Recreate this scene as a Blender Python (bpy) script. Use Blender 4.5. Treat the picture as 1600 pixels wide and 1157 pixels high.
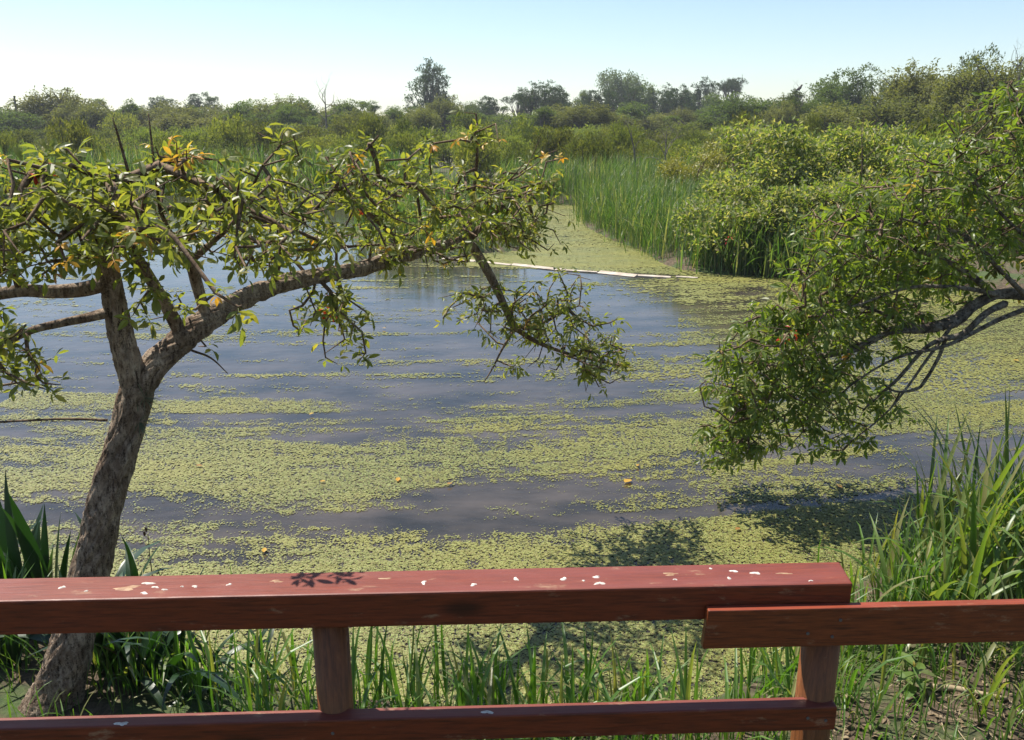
import bpy, math, random
import numpy as np
from mathutils import Vector, Matrix, Euler
R = math.radians
rng = np.random.default_rng(11); random.seed(7)
S = bpy.context.scene
for o in list(bpy.data.objects): bpy.data.objects.remove(o)
COL = S.collection

# ------------------------------------------------------------------ camera, sky, sun, exposure
EYE, PITCH, F = 2.4, R(16.0), 1331.0          # eye above the water (m), tilt down, focal length in px of the 1600 px wide photo
cam = bpy.data.cameras.new('camera'); camo = bpy.data.objects.new('camera', cam); COL.objects.link(camo)
cam.sensor_fit = 'HORIZONTAL'; cam.sensor_width = 36; cam.lens = 36*F/1600; cam.clip_start = .05; cam.clip_end = 3000
camo.location = (0, 0, EYE); camo.rotation_euler = (math.pi/2-PITCH, 0, 0); S.camera = camo
SUN_EL, SUN_AZ = R(61), R(-54)                # azimuth from +Y, negative = left
w = bpy.data.worlds.new('World'); S.world = w; w.use_nodes = True
nt = w.node_tree; sky = nt.nodes.new('ShaderNodeTexSky'); sky.sky_type = 'NISHITA'; sky.sun_disc = False
sky.sun_elevation = SUN_EL; sky.sun_rotation = SUN_AZ; sky.air_density = 1.0; sky.dust_density = .35; sky.ozone_density = 2.2
bg = nt.nodes['Background']; nt.links.new(sky.outputs[0], bg.inputs[0]); bg.inputs[1].default_value = .085
sd = bpy.data.lights.new('sun', 'SUN'); sd.energy = 5.0; sd.angle = R(.53); sd.color = (1, .94, .84)
so = bpy.data.objects.new('sun', sd); COL.objects.link(so)
sdir = Vector((math.sin(SUN_AZ)*math.cos(SUN_EL), math.cos(SUN_AZ)*math.cos(SUN_EL), math.sin(SUN_EL)))
so.rotation_euler = sdir.to_track_quat('Z', 'Y').to_euler(); so.location = sdir*40
S.view_settings.view_transform = 'Standard'; S.view_settings.look = 'None'; S.view_settings.gamma = 1
S.view_settings.exposure = 0.95; S.view_settings.use_curve_mapping = False
S.render.engine = 'CYCLES'; S.cycles.max_bounces = 8; S.cycles.transparent_max_bounces = 8; S.cycles.volume_bounces = 0

# ------------------------------------------------------------------ helpers
def P(u, v, Y):                                # the point at distance Y (m ahead) seen at a pixel of the 1600 px photo
    dx, dy = (u-800)/F, (578.5-v)/F
    d = np.array([dx, math.cos(PITCH)+dy*math.sin(PITCH), -math.sin(PITCH)+dy*math.cos(PITCH)])
    return np.array([0, 0, EYE]) + d*(Y/d[1])
def Pz(u, v, z):
    a = P(u, v, 1.0) - np.array([0, 0, EYE]); return np.array([0, 0, EYE]) + a*((z-EYE)/a[2])
def tag(o, label=None, cat=None, group=None, kind=None):
    for k, x in (('label', label), ('category', cat), ('group', group), ('kind', kind)):
        if x: o[k] = x
    return o
def empty(name, loc=(0, 0, 0), rz=0):
    o = bpy.data.objects.new(name, None); o.empty_display_size = .1; COL.objects.link(o)
    o.location = loc; o.rotation_euler = (0, 0, rz); return o
def link(name, me, parent=None, loc=None):
    o = bpy.data.objects.new(name, me); COL.objects.link(o)
    if parent: o.parent = parent
    if loc is not None: o.location = loc
    return o
def mesh(name, V, faces, mat=None, smooth=False):
    """faces: list of (k, n) index arrays"""
    me = bpy.data.meshes.new(name); V = np.asarray(V, np.float32); me.vertices.add(len(V)); me.vertices.foreach_set('co', V.ravel())
    fs = [np.asarray(f, np.int32) for f in faces if len(f)]
    tot = np.concatenate([np.full(len(f), f.shape[1], np.int32) for f in fs]); idx = np.concatenate([f.ravel() for f in fs])
    me.loops.add(len(idx)); me.loops.foreach_set('vertex_index', idx)
    st = np.zeros(len(tot), np.int32); st[1:] = np.cumsum(tot)[:-1]
    me.polygons.add(len(tot)); me.polygons.foreach_set('loop_start', st)
    me.polygons.foreach_set('use_smooth', np.full(len(tot), smooth)); me.update(calc_edges=True)
    if mat: me.materials.append(mat)
    return me
def thing_mesh(name, V, faces, mat, parent=None, smooth=False, kind=None):
    V = np.asarray(V, float)
    if parent is not None: V = V - np.array(parent.location)
    o = link(name, mesh(name, V, faces, mat, smooth), parent)
    if kind: o['kind'] = kind
    return o
def unit(a): return a/np.maximum(np.linalg.norm(a, axis=-1, keepdims=True), 1e-9)
def frames(d, roll=None, up=(0, 0, 1)):
    """k x 3 x 3 with columns side, d, normal"""
    d = unit(np.asarray(d, float)); u = np.broadcast_to(np.array(up, float), d.shape) + rng.normal(0, 1e-3, d.shape)
    s = unit(np.cross(d, u)); n = np.cross(s, d)
    if roll is not None:
        c, si = np.cos(roll)[:, None], np.sin(roll)[:, None]; s, n = s*c+n*si, n*c-s*si
    return np.stack([s, d, n], -1)
def inst(tv, tf, M, T, sc):
    """merge k copies of a template; tf list of (m,n)"""
    tv = np.asarray(tv, float); k = len(T); n = len(tv)
    V = np.einsum('kij,nj->kni', M, tv)*np.asarray(sc, float).reshape(-1, 1, 1)+np.asarray(T)[:, None, :]
    off = (np.arange(k)*n)[:, None, None]
    return V.reshape(-1, 3), [(np.asarray(f)[None]+off).reshape(-1, np.asarray(f).shape[1]) for f in tf]
def join(parts):
    V, by, o = [], {}, 0
    for v, fs in parts:
        V.append(v)
        for f in fs:
            f = np.asarray(f)
            if len(f): by.setdefault(f.shape[1], []).append(f+o)
        o += len(v)
    return np.concatenate(V), [np.concatenate(x) for x in by.values()]
def tube(pts, rad, n=8, rough=0.0, cap=True, freq=6.0, bark=0.0):
    pts = np.asarray(pts, float); rad = np.broadcast_to(np.asarray(rad, float), (len(pts),)); k = len(pts)
    t = unit(np.gradient(pts, axis=0)); ref = np.array([1., 0, 0]) if abs(t[0, 0]) < .8 else np.array([0, 1., 0])
    V = []; s = unit(np.cross(t[0], ref)); a = np.arange(n)/n*2*np.pi; ph = rng.uniform(0, 6.28, 6)
    for i in range(k):
        s = unit(s-t[i]*np.dot(s, t[i])); b = np.cross(t[i], s)
        r = rad[i]*np.ones(n)
        if rough:
            q = pts[i]@np.array([1.3, .7, 2.1])
            r = r*(1+rough*(np.sin(3*a+ph[0]+q*freq*.6)+.7*np.sin(5*a+ph[1]-q*freq)+.6*np.sin(8*a+ph[2]+2*q*freq)+.5*np.sin(q*freq*3.1+2*a+ph[3])))
        if bark:
            sl = np.linalg.norm(np.diff(pts[:i+1], axis=0), axis=1).sum() if i else 0.
            def rn(ang): f1 = fbm(ang*rad[i]*70+1.2*vnoise(ang*3, np.full(n, sl*9))+ph[4]*9, np.full(n, sl*9.), 4); return 1-np.abs(2*f1-1)*1.9
            wv = sstep(5.4, 6.28, a); r = r+bark*(rn(a+10)*(1-wv)+rn(a+10-2*np.pi)*wv-.5)+bark*1.2*(vnoise(a*2+ph[5], np.full(n, sl*6))-.5)*(1-wv)
        V.append(pts[i]+r[:, None]*(np.cos(a)[:, None]*s+np.sin(a)[:, None]*b))
    V = np.concatenate(V); i, j = np.meshgrid(np.arange(k-1), np.arange(n), indexing='ij'); i, j = i.ravel(), j.ravel(); j2 = (j+1) % n
    fs = [np.stack([i*n+j, i*n+j2, (i+1)*n+j2, (i+1)*n+j], 1)]
    if cap:
        V = np.concatenate([V, pts[:1], pts[-1:]]); j = np.arange(n); j2 = (j+1) % n; c0, c1 = k*n, k*n+1; o = (k-1)*n
        fs.append(np.concatenate([np.stack([j2, j, np.full(n, c0)], 1), np.stack([o+j, o+j2, np.full(n, c1)], 1)]))
    return V, fs
def spline(pts, m=6):
    """Catmull-Rom through rows (any width)"""
    p = np.asarray(pts, float); p = np.vstack([2*p[0]-p[1], p, 2*p[-1]-p[-2]]); out = []
    for i in range(1, len(p)-2):
        for t in np.linspace(0, 1, m, endpoint=False):
            a, b, c, d = p[i-1:i+3]; out.append(.5*((2*b)+(c-a)*t+(2*a-5*b+4*c-d)*t*t+(3*b-a-3*c+d)*t**3))
    out.append(p[-2]); return np.array(out)
def box(x0, x1, y0, y1, z0, z1):
    V = np.array([(x, y, z) for z in (z0, z1) for y in (y0, y1) for x in (x0, x1)], float)
    return V, [np.array([(0, 2, 3, 1), (4, 5, 7, 6), (0, 1, 5, 4), (2, 6, 7, 3), (0, 4, 6, 2), (1, 3, 7, 5)])]
_lat = rng.random((256, 256))
def vnoise(x, y):
    xi, yi = np.floor(x).astype(int), np.floor(y).astype(int); fx, fy = x-xi, y-yi; fx = fx*fx*(3-2*fx); fy = fy*fy*(3-2*fy)
    g = lambda a, b: _lat[a & 255, b & 255]
    return (g(xi, yi)*(1-fx)+g(xi+1, yi)*fx)*(1-fy)+(g(xi, yi+1)*(1-fx)+g(xi+1, yi+1)*fx)*fy
def fbm(x, y, o=4):
    s = 0; a = .5; t = 0
    for k in range(o): s = s+a*vnoise(x*2**k+17*k, y*2**k+31*k); t += a; a *= .5
    return s/t
def sstep(a, b, x): t = np.clip((x-a)/(b-a), 0, 1); return t*t*(3-2*t)

# ------------------------------------------------------------------ materials
class N:
    def __init__(s, name):
        s.m = bpy.data.materials.new(name); s.m.use_nodes = True; s.t = s.m.node_tree; s.b = s.t.nodes['Principled BSDF']; s.out = s.t.nodes['Material Output']
    def n(s, kind, **kw):
        x = s.t.nodes.new('ShaderNode'+kind)
        for k, v in kw.items():
            if k in x.inputs: x.inputs[k].default_value = v
            else: setattr(x, k, v)
        return x
    def l(s, a, b): s.t.links.new(a, b)
    def ramp(s, fac, stops, interp='LINEAR'):
        r = s.n('ValToRGB'); e = r.color_ramp; e.interpolation = interp
        while len(e.elements) < len(stops): e.elements.new(1)
        for q, (p, c) in zip(e.elements, stops): q.position = p; q.color = (*c, 1) if len(c) == 3 else c
        s.l(fac, r.inputs[0]); return r.outputs[0]
    def coord(s, scale, kind='Object'):
        c = s.n('TexCoord'); m = s.n('Mapping'); m.inputs['Scale'].default_value = scale; s.l(c.outputs[kind], m.inputs[0]); return m.outputs[0]
    def noise(s, vec, scale, detail=6, rough=.6):
        x = s.n('TexNoise'); x.inputs['Scale'].default_value = scale; x.inputs['Detail'].default_value = detail; x.inputs['Roughness'].default_value = rough
        if vec is not None: s.l(vec, x.inputs['Vector'])
        return x.outputs[0]
    def mix(s, f, a, b, mode='MIX'):
        x = s.n('MixRGB', blend_type=mode)
        for i, q in enumerate((f, a, b)):
            if hasattr(q, 'is_linked'): s.l(q, x.inputs[i])
            else: x.inputs[i].default_value = q if i == 0 else (*q, 1)
        return x.outputs[0]
    def bump(s, h, strength=.5, dist=.01):
        x = s.n('Bump'); x.inputs['Strength'].default_value = strength; x.inputs['Distance'].default_value = dist; s.l(h, x.inputs['Height']); s.l(x.outputs[0], s.b.inputs['Normal'])
def leaf_mat(name, cols, trans=.35, rough=.45, tmul=(1.9, 1.9, .7), obj=False, spec=.5, objvar=.0):
    m = N(name)
    r = m.n('ObjectInfo').outputs['Random'] if obj else m.n('NewGeometry').outputs['Random Per Island']
    n = len(cols); c = m.ramp(r, [(i/(n-1), c) for i, c in enumerate(cols)])
    if objvar:
        oi = m.n('ObjectInfo').outputs['Random']; h = m.n('HueSaturation')
        a = m.n('MapRange'); m.l(oi, a.inputs[0]); a.inputs[3].default_value = .5-.02*objvar; a.inputs[4].default_value = .5+.006*objvar; m.l(a.outputs[0], h.inputs['Hue'])
        b = m.n('MapRange'); q = m.n('Math', operation='FRACT'); p = m.n('Math', operation='MULTIPLY'); p.inputs[1].default_value = 7.31; m.l(oi, p.inputs[0]); m.l(p.outputs[0], q.inputs[0])
        m.l(q.outputs[0], b.inputs[0]); b.inputs[3].default_value = 1-.3*objvar; b.inputs[4].default_value = 1+.3*objvar; m.l(b.outputs[0], h.inputs['Value'])
        m.l(c, h.inputs['Color']); c = h.outputs[0]
    m.l(c, m.b.inputs['Base Color']); m.b.inputs['Roughness'].default_value = rough; m.b.inputs['Specular IOR Level'].default_value = spec
    t = m.n('BsdfTranslucent'); m.l(m.mix(1, c, tmul, 'MULTIPLY'), t.inputs[0])
    x = m.n('MixShader'); x.inputs[0].default_value = trans; m.l(m.b.outputs[0], x.inputs[1]); m.l(t.outputs[0], x.inputs[2]); m.l(x.outputs[0], m.out.inputs[0])
    return m.m
def bark_mat(name, a, b, c, scale=(1, 1, .2), strength=1.0, fine=75):
    m = N(name); v = m.coord(scale); h1 = m.noise(v, fine, 8, .72); h2 = m.noise(m.coord((1, 1, .6)), fine*.5, 5, .6); h3 = m.noise(m.coord((1, 1, 1)), fine*2.2, 3, .6)
    hm = m.mix(.3, h1, h3); f = m.ramp(hm, [(.4, (0, 0, 0)), (.53, (1, 1, 1))])
    col = m.mix(f, a, m.ramp(h2, [(.38, b), (.62, c)])); big = m.ramp(m.noise(m.coord((1, 1, 1)), 6, 5), [(.38, (.7, .66, .62)), (.62, (1.1, 1.1, 1.08))])
    m.l(m.mix(1, col, big, 'MULTIPLY'), m.b.inputs['Base Color']); m.b.inputs['Roughness'].default_value = .9; m.b.inputs['Specular IOR Level'].default_value = .2
    m.bump(hm, strength, .02); return m.m
MT = {}
MT['bark'] = bark_mat('ceibo_bark', (.055, .036, .025), (.23, .165, .118), (.43, .345, .265))
MT['twig'] = bark_mat('twig_bark', (.05, .035, .025), (.13, .085, .055), (.22, .16, .11), (1, 1, 1), .4, 60)
MT['pale_bark'] = bark_mat('lichened_bark', (.03, .023, .018), (.1, .08, .062), (.27, .24, .2), (1, 1, 1), .9, 30)
MT['far_bark'] = bark_mat('far_bark', (.05, .04, .035), (.1, .085, .07), (.17, .15, .13), (1, 1, .4), .3, 6)
MT['dead'] = bark_mat('dead_wood', (.08, .07, .06), (.16, .14, .12), (.26, .23, .2), (1, 1, .4), .3, 10)
MT['leaf'] = leaf_mat('ceibo_leaf', [(.1, .13, .034), (.15, .175, .045), (.12, .15, .048), (.24, .225, .065)], .54, .44, (1.9, 1.8, .55))
MT['leaf_b'] = leaf_mat('ceibo_leaf_bright', [(.085, .125, .028), (.13, .17, .038), (.1, .145, .036), (.21, .205, .06)], .54, .42, (1.8, 1.9, .5))
MT['yellow'] = leaf_mat('yellow_leaf', [(.55, .33, .04), (.5, .24, .03), (.52, .4, .09), (.34, .17, .05)], .4, .4, (1.3, 1.25, .6), obj=True)
MT['flower'] = leaf_mat('red_petal', [(.45, .03, .015), (.5, .07, .03)], .3, .4, (1.3, 1, 1))
MT['reed'] = leaf_mat('reed_blade', [(.04, .085, .02), (.065, .12, .03), (.12, .165, .06), (.055, .105, .028), (.3, .27, .15)], .44, .42, (1.7, 1.9, .6))
MT['grass'] = leaf_mat('bank_grass', [(.05, .11, .018), (.075, .15, .026), (.1, .18, .034), (.08, .145, .036), (.25, .22, .09)], .4, .4, (1.8, 2.0, .5))
MT['tallgrass'] = leaf_mat('tall_grass_blade', [(.055, .105, .022), (.09, .15, .034), (.125, .18, .045), (.2, .19, .075), (.07, .12, .036)], .42, .38, (1.8, 2.0, .5), obj=True)
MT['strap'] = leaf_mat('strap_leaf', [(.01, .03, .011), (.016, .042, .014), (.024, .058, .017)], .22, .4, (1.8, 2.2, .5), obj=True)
MT['shrub'] = leaf_mat('shrub_foliage', [(.07, .1, .022), (.11, .145, .032), (.17, .19, .05), (.085, .12, .028)], .42, .75, (1.7, 1.7, .6), objvar=1.5, spec=.2)
MT['yshrub'] = leaf_mat('yellowish_shrub_foliage', [(.19, .19, .03), (.26, .24, .04), (.14, .16, .03)], .3, .5, (1.5, 1.5, .6))
MT['thicket'] = leaf_mat('thicket_leaf', [(.075, .115, .026), (.11, .15, .036), (.18, .21, .065), (.33, .29, .15), (.105, .15, .038)], .52, .55, (1.7, 1.8, .6))
MT['tree_olive'] = leaf_mat('willow_foliage', [(.09, .11, .032), (.135, .15, .048), (.17, .18, .06)], .42, .75, (1.5, 1.5, .6), objvar=.7, spec=.2)
MT['tree_dark'] = leaf_mat('dark_foliage', [(.022, .04, .018), (.035, .058, .024), (.05, .075, .03)], .34, .75, (1.5, 1.6, .6), objvar=.5, spec=.2)
MT['tree_mid'] = leaf_mat('mid_foliage', [(.05, .08, .022), (.075, .11, .03), (.105, .14, .038)], .4, .75, (1.6, 1.7, .6), objvar=.7, spec=.2)
MT['tree_pale'] = leaf_mat('pale_foliage', [(.09, .12, .06), (.12, .15, .08), (.08, .11, .05)], .4, .75, (1.3, 1.4, .7), spec=.2)
def duck_mat():
    m = N('duckweed'); r = m.n('NewGeometry').outputs['Random Per Island']; v = m.coord((1, 1, 1))
    vo = m.n('TexVoronoi'); vo.inputs['Scale'].default_value = 150; m.l(v, vo.inputs['Vector']); sx = m.n('SeparateColor'); m.l(vo.outputs['Color'], sx.inputs[0])
    k = m.n('Math', operation='ADD'); m.l(sx.outputs[0], k.inputs[0]); w_ = m.n('Math', operation='MULTIPLY'); w_.inputs[1].default_value = .3; m.l(r, w_.inputs[0]); m.l(w_.outputs[0], k.inputs[1]); h = m.n('Math', operation='MULTIPLY'); h.inputs[1].default_value = .77; m.l(k.outputs[0], h.inputs[0])
    c = m.ramp(h.outputs[0], [(.05, (.085, .06, .02)), (.24, (.14, .115, .034)), (.32, (.125, .165, .036)), (.5, (.175, .215, .05)), (.68, (.225, .255, .076)), (.75, (.16, .13, .034)), (.95, (.3, .31, .13))])
    ed = m.ramp(vo.outputs['Distance'], [(.35, (1, 1, 1)), (.8, (.45, .42, .35))]); c = m.mix(1, c, ed, 'MULTIPLY')
    big = m.noise(m.coord((.5, 1.3, 1)), 1.1, 4); c = m.mix(m.ramp(big, [(.38, (0, 0, 0)), (.62, (.5, .5, .5))]), c, (.2, .185, .035))
    m.l(c, m.b.inputs['Base Color']); m.b.inputs['Roughness'].default_value = .55; m.b.inputs['Specular IOR Level'].default_value = .4; m.bump(vo.outputs['Distance'], .5, .004); return m.m
MT['duck'] = duck_mat()
def water_mat():
    m = N('pond_water'); c = m.ramp(m.noise(m.coord((1, 2, 1)), 1.2, 5), [(.35, (.022, .021, .018)), (.7, (.075, .062, .052))]); m.l(c, m.b.inputs['Base Color'])
    m.b.inputs['Roughness'].default_value = .06; m.b.inputs['IOR'].default_value = 1.333; m.b.inputs['Specular IOR Level'].default_value = .5
    h = m.noise(m.coord((1, 1.6, 1)), 7, 4, .55); m.bump(h, .14, .02); return m.m
MT['water'] = water_mat()
def ground_mat():
    m = N('bank_soil'); v = m.coord((1, 1, 1)); n1 = m.noise(v, 2.2, 6); n2 = m.noise(v, 26, 6, .7)
    soil = m.ramp(n2, [(.3, (.03, .021, .013)), (.5, (.07, .048, .028)), (.7, (.16, .12, .075))])
    green = m.ramp(n2, [(.35, (.025, .045, .012)), (.7, (.07, .1, .025))])
    m.l(m.mix(m.ramp(n1, [(.46, (0, 0, 0)), (.58, (1, 1, 1))]), soil, green), m.b.inputs['Base Color']); m.b.inputs['Roughness'].default_value = .95; m.bump(n2, .8, .03); return m.m
MT['ground'] = ground_mat()
def wood_mat(name, base, dark, axis_scale, top_tint=None):
    m = N(name); v = m.coord(axis_scale); g = m.noise(v, 16, 7, .65); g2 = m.noise(v, 55, 4, .6)
    c = m.ramp(g, [(.3, dark), (.55, base), (.75, tuple(min(1, q*1.35) for q in base))])
    c = m.mix(m.ramp(g2, [(.35, (.5, .5, .5)), (.6, (0, 0, 0))]), c, tuple(q*.55 for q in base))
    vo = m.n('TexVoronoi'); vo.inputs['Scale'].default_value = 1.7; m.l(m.coord((1, 2.4, 2.4)), vo.inputs['Vector'])
    c = m.mix(m.ramp(vo.outputs['Distance'], [(.05, (.75, .75, .75)), (.13, (0, 0, 0))]), c, tuple(q*.4 for q in dark))
    wear = m.noise(m.coord((1.5, 4, 4)), 5, 6, .7)
    if top_tint:
        g_ = m.n('NewGeometry'); sx = m.n('SeparateXYZ'); m.l(g_.outputs['Normal'], sx.inputs[0]); up_mask = m.mix(1, m.ramp(sx.outputs[2], [(.8, (0, 0, 0)), (.95, (1, 1, 1))]), m.ramp(m.noise(m.coord((1, 5, 5)), 2.2, 5), [(.3, (.25, .25, .25)), (.7, (.85, .85, .85))]), 'MULTIPLY'); c = m.mix(up_mask, c, top_tint)  # upward faces mixed towards a second colour, uneven by noise
    c = m.mix(m.ramp(wear, [(.6, (0, 0, 0)), (.7, (.55, .55, .55))]), c, (.3, .2, .12))
    m.l(c, m.b.inputs['Base Color']); m.l(m.ramp(wear, [(.35, (.4, .4, .4)), (.7, (.6, .6, .6))]), m.b.inputs['Roughness']); m.b.inputs['Specular IOR Level'].default_value = .3; m.bump(g, .25, .004); return m.m
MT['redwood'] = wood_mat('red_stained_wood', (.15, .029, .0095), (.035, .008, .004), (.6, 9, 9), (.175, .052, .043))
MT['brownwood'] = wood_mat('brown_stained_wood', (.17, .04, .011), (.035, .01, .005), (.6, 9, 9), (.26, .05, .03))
MT['postwood'] = wood_mat('round_post_wood', (.17, .06, .019), (.075, .027, .009), (7, 7, .7))
def plain(name, c1, c2, rough=.8, scale=20):
    m = N(name); v = m.coord((1, 1, 1)); n = m.noise(v, scale, 5); m.l(m.ramp(n, [(.35, c1), (.65, c2)]), m.b.inputs['Base Color']); m.b.inputs['Roughness'].default_value = rough; m.bump(n, .3, .004); return m.m
MT['dropping'] = plain('bird_dropping', (.36, .32, .28), (.66, .63, .57), .8, 90)
MT['plank'] = plain('weathered_plank', (.26, .21, .16), (.46, .4, .33), .8, 6)
MT['straw'] = plain('dry_straw', (.2, .15, .085), (.34, .27, .17), .8, 30)
MT['tillandsia'] = leaf_mat('air_plant_leaf', [(.07, .1, .06), (.12, .14, .09)], .2, .6, (1.2, 1.3, .8))
MT['pole'] = plain('dark_pole', (.06, .05, .05), (.1, .09, .08), .8, 4)

# ------------------------------------------------------------------ terrain, water
POND = np.array([(-9, 4.6), (-5, 4.2), (-3.2, 3.95), (-2.2, 3.75), (-1.5, 3.35), (-.8, 3.12), (.2, 3.02), (.9, 3.12), (1.35, 3.45), (1.75, 3.95), (2.3, 4.45), (3.2, 5.0), (4.3, 5.35), (6.2, 6.6), (8.8, 8.8),
                 (9.3, 10.8), (7.5, 12.3), (5.6, 13.4), (4.3, 13.9), (3.2, 14.3), (2.75, 15.0), (2.7, 16.6), (2.2, 18.6), (1.85, 21.2), (2.1, 24), (2.8, 26.2), (1.6, 27.4), (.4, 27.6), (-.6, 26), (-.4, 22), (.35, 18.8),
                 (.1, 16.9), (-1.2, 16.3), (-2.8, 16.9), (-3.6, 19), (-3.4, 24), (-3.2, 29.5), (-7, 31), (-13, 31.5), (-20, 30), (-26, 25), (-26, 14), (-18, 7)])
def pond_sd(x, y):
    """signed distance to the shore, negative in the water"""
    a = POND; b = np.roll(POND, -1, 0); x = np.asarray(x, float); y = np.asarray(y, float); d = np.full(x.shape, 1e9); ins = np.zeros(x.shape, bool)
    for (ax, ay), (bx, by) in zip(a, b):
        ex, ey = bx-ax, by-ay; t = np.clip(((x-ax)*ex+(y-ay)*ey)/(ex*ex+ey*ey), 0, 1)
        d = np.minimum(d, np.hypot(x-ax-t*ex, y-ay-t*ey)); c = (ay > y) != (by > y)
        with np.errstate(divide='ignore', invalid='ignore'): ins ^= c & (x < ex*(y-ay)/np.where(ey == 0, 1e-9, ey)+ax)
    return np.where(ins, -d, d)
def hgt(x, y):
    x = np.asarray(x, float); y = np.asarray(y, float); s = pond_sd(x, y)+.12*(fbm(x*1.3+50, y*1.3+50, 3)-.5)
    land = .05+.13*sstep(0, .6, s)+.25*sstep(.6, 6, s)+.08*(fbm(x*.9, y*.9)-.5)*sstep(.1, .8, s)+.006*np.clip(y-34, 0, 120)
    land = land+.5*sstep(2.2, .2, y)*(np.abs(x) < 60)
    return np.where(s > 0, land, np.maximum(-.7, .05+s*1.1))
def gaxis(lo, hi, d0, d1, fine, grow=1.13):
    a = list(np.arange(lo, hi, fine)); s = fine; q = a[-1]
    while q < d1: s *= grow; q += s; a.append(q)
    s = fine; q = a[0]
    while q > d0: s *= grow; q -= s; a.insert(0, q)
    return np.array(a)
gx = gaxis(-6, 6, -500, 500, .1, 1.08); gy = gaxis(1.4, 7.5, -40, 900, .1, 1.06)
X, Y = np.meshgrid(gx, gy, indexing='ij'); Z = hgt(X, Y); nx, ny = X.shape
i, j = np.meshgrid(np.arange(nx-1), np.arange(ny-1), indexing='ij'); i, j = i.ravel(), j.ravel()
g = thing_mesh('ground', np.stack([X.ravel(), Y.ravel(), Z.ravel()], 1), [np.stack([i*ny+j, (i+1)*ny+j, (i+1)*ny+j+1, i*ny+j+1], 1)], MT['ground'], smooth=True); tag(g, kind='structure')
wt = thing_mesh('pond_water', [(-30, 2.4, 0), (12, 2.4, 0), (12, 34, 0), (-30, 34, 0)], [[(0, 1, 2, 3)]], MT['water']); tag(wt, kind='structure')

# ------------------------------------------------------------------ duckweed
def weed_density(x, y):
    s = x/y; q = y-.028*x*x-.12*x
    b = np.interp(q, [3, 4.5, 4.66, 4.85, 5.15, 5.35, 5.55, 6.1, 6.35, 6.7, 7.3, 7.9, 8.6, 10, 12, 15, 18, 30], [1.1, 1.05, .88, .52, .48, .68, .92, .86, .7, .55, .56, .42, .4, .28, .25, .2, .1, .05])
    b = b+sstep(.08, .3, s)*(.45*sstep(6.6, 8, y)+.2*sstep(6, 4.5, y))
    b = b-.7*np.exp(-((x-3.5)/1.15)**2-((y-6.15)/.62)**2)-.35*np.exp(-((x-1.35)/.5)**2-((y-4.35)/.25)**2)-.4*np.exp(-((x-2.2)/.9)**2-((y-11)/.5)**2)
    ch = y > (14.95+.0-(x+.3)*.27)
    b = np.where((y > 9.3) & (s > .2), np.maximum(b, .8), b)
    b = np.where(ch & (x > -.8), 1.3, b)
    return b
def scatter_weed(x0, x1, y0, y1, n, size, smin, wide, tmpl, tilt=.1):
    y = rng.uniform(y0, y1, n); x = rng.uniform(x0, x1, n)
    k = (np.abs(x) < .66*y+.5) & (pond_sd(x, y) < .02); x, y = x[k], y[k]
    d = weed_density(x, y); qq = y-.028*x*x-.12*x; nz = fbm(x*.4+3, qq*1.6+9, 4); n2 = fbm(x*4.5, y*6.5, 3)
    n3 = fbm(x*.8+40, qq*4.6+11, 3); n4 = fbm(x*14+5, y*20+8, 2); p = sstep(.22, .98, d+.95*(nz-.5)+1.1*(n3-.5)+1.0*(fbm(x*.45+70, qq*10+23, 3)-.5)+.6*(n2-.5)+.6*(n4-.5)); keep = rng.random(len(x)) < p*.97+.012*(n2 > .5); x, y = x[keep], y[keep]
    k = len(x); sc = (smin+(size-smin)*rng.random(k)**1.8)*(.35+.65*p[keep]); yaw = rng.uniform(0, 6.28, k); tl = rng.normal(0, tilt, (k, 2))
    M = frames(np.stack([np.cos(yaw), np.sin(yaw), tl[:, 0]], 1)); z = rng.uniform(.003, .0065, k)
    return inst(*tmpl, M, np.stack([x, y, z], 1), sc)
def rosette(m, seed):
    r = np.random.default_rng(seed); V, Fq = [], []
    for q in range(m):
        a = q/m*6.283+r.uniform(-.4, .4); L = r.uniform(.38, .56); ww = r.uniform(.2, .3); up = r.uniform(.02, .22); c, s_ = math.cos(a), math.sin(a); o = len(V)
        for (l, t, h) in ((.06, 0, .02), (L*.6, -ww, up*.55), (L, 0, up), (L*.6, ww, up*.7)): V.append((l*c-t*s_, l*s_+t*c, h))
        Fq.append((o, o+1, o+2, o+3))
    return np.array(V), [np.array(Fq)]
def pad(seed):
    r = np.random.default_rng(seed); a = np.arange(7)/7*6.283+r.uniform(-.3, .3, 7); q = r.uniform(.3, .6, 7); return np.stack([q*np.cos(a), q*np.sin(a), r.uniform(-.02, .02, 7)], 1), [np.arange(7)[None]]
parts = [scatter_weed(-3.4, 4.2, 2.95, 5.2, 200000, .029, .008, 0, pad(1), .012), scatter_weed(-4.6, 5.2, 5.2, 7.6, 230000, .03, .009, 0, pad(2), .012), scatter_weed(-3.4, 4.2, 2.95, 5.6, 42000, .02, .01, 0, rosette(4, 1)),
         scatter_weed(-7.6, 8, 7.6, 11.5, 200000, .045, .014, 0, pad(3), .012), scatter_weed(-8, 10, 11.5, 17, 120000, .08, .03, 0, pad(4), .012), scatter_weed(-1, 4, 15, 28, 50000, .13, .05, 0, pad(5), .02)]
dw = thing_mesh('duckweed', *join(parts), MT['duck']); tag(dw, 'pale green duckweed and floating fern drifting in bands over the pond', 'duckweed', kind='stuff')

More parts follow.
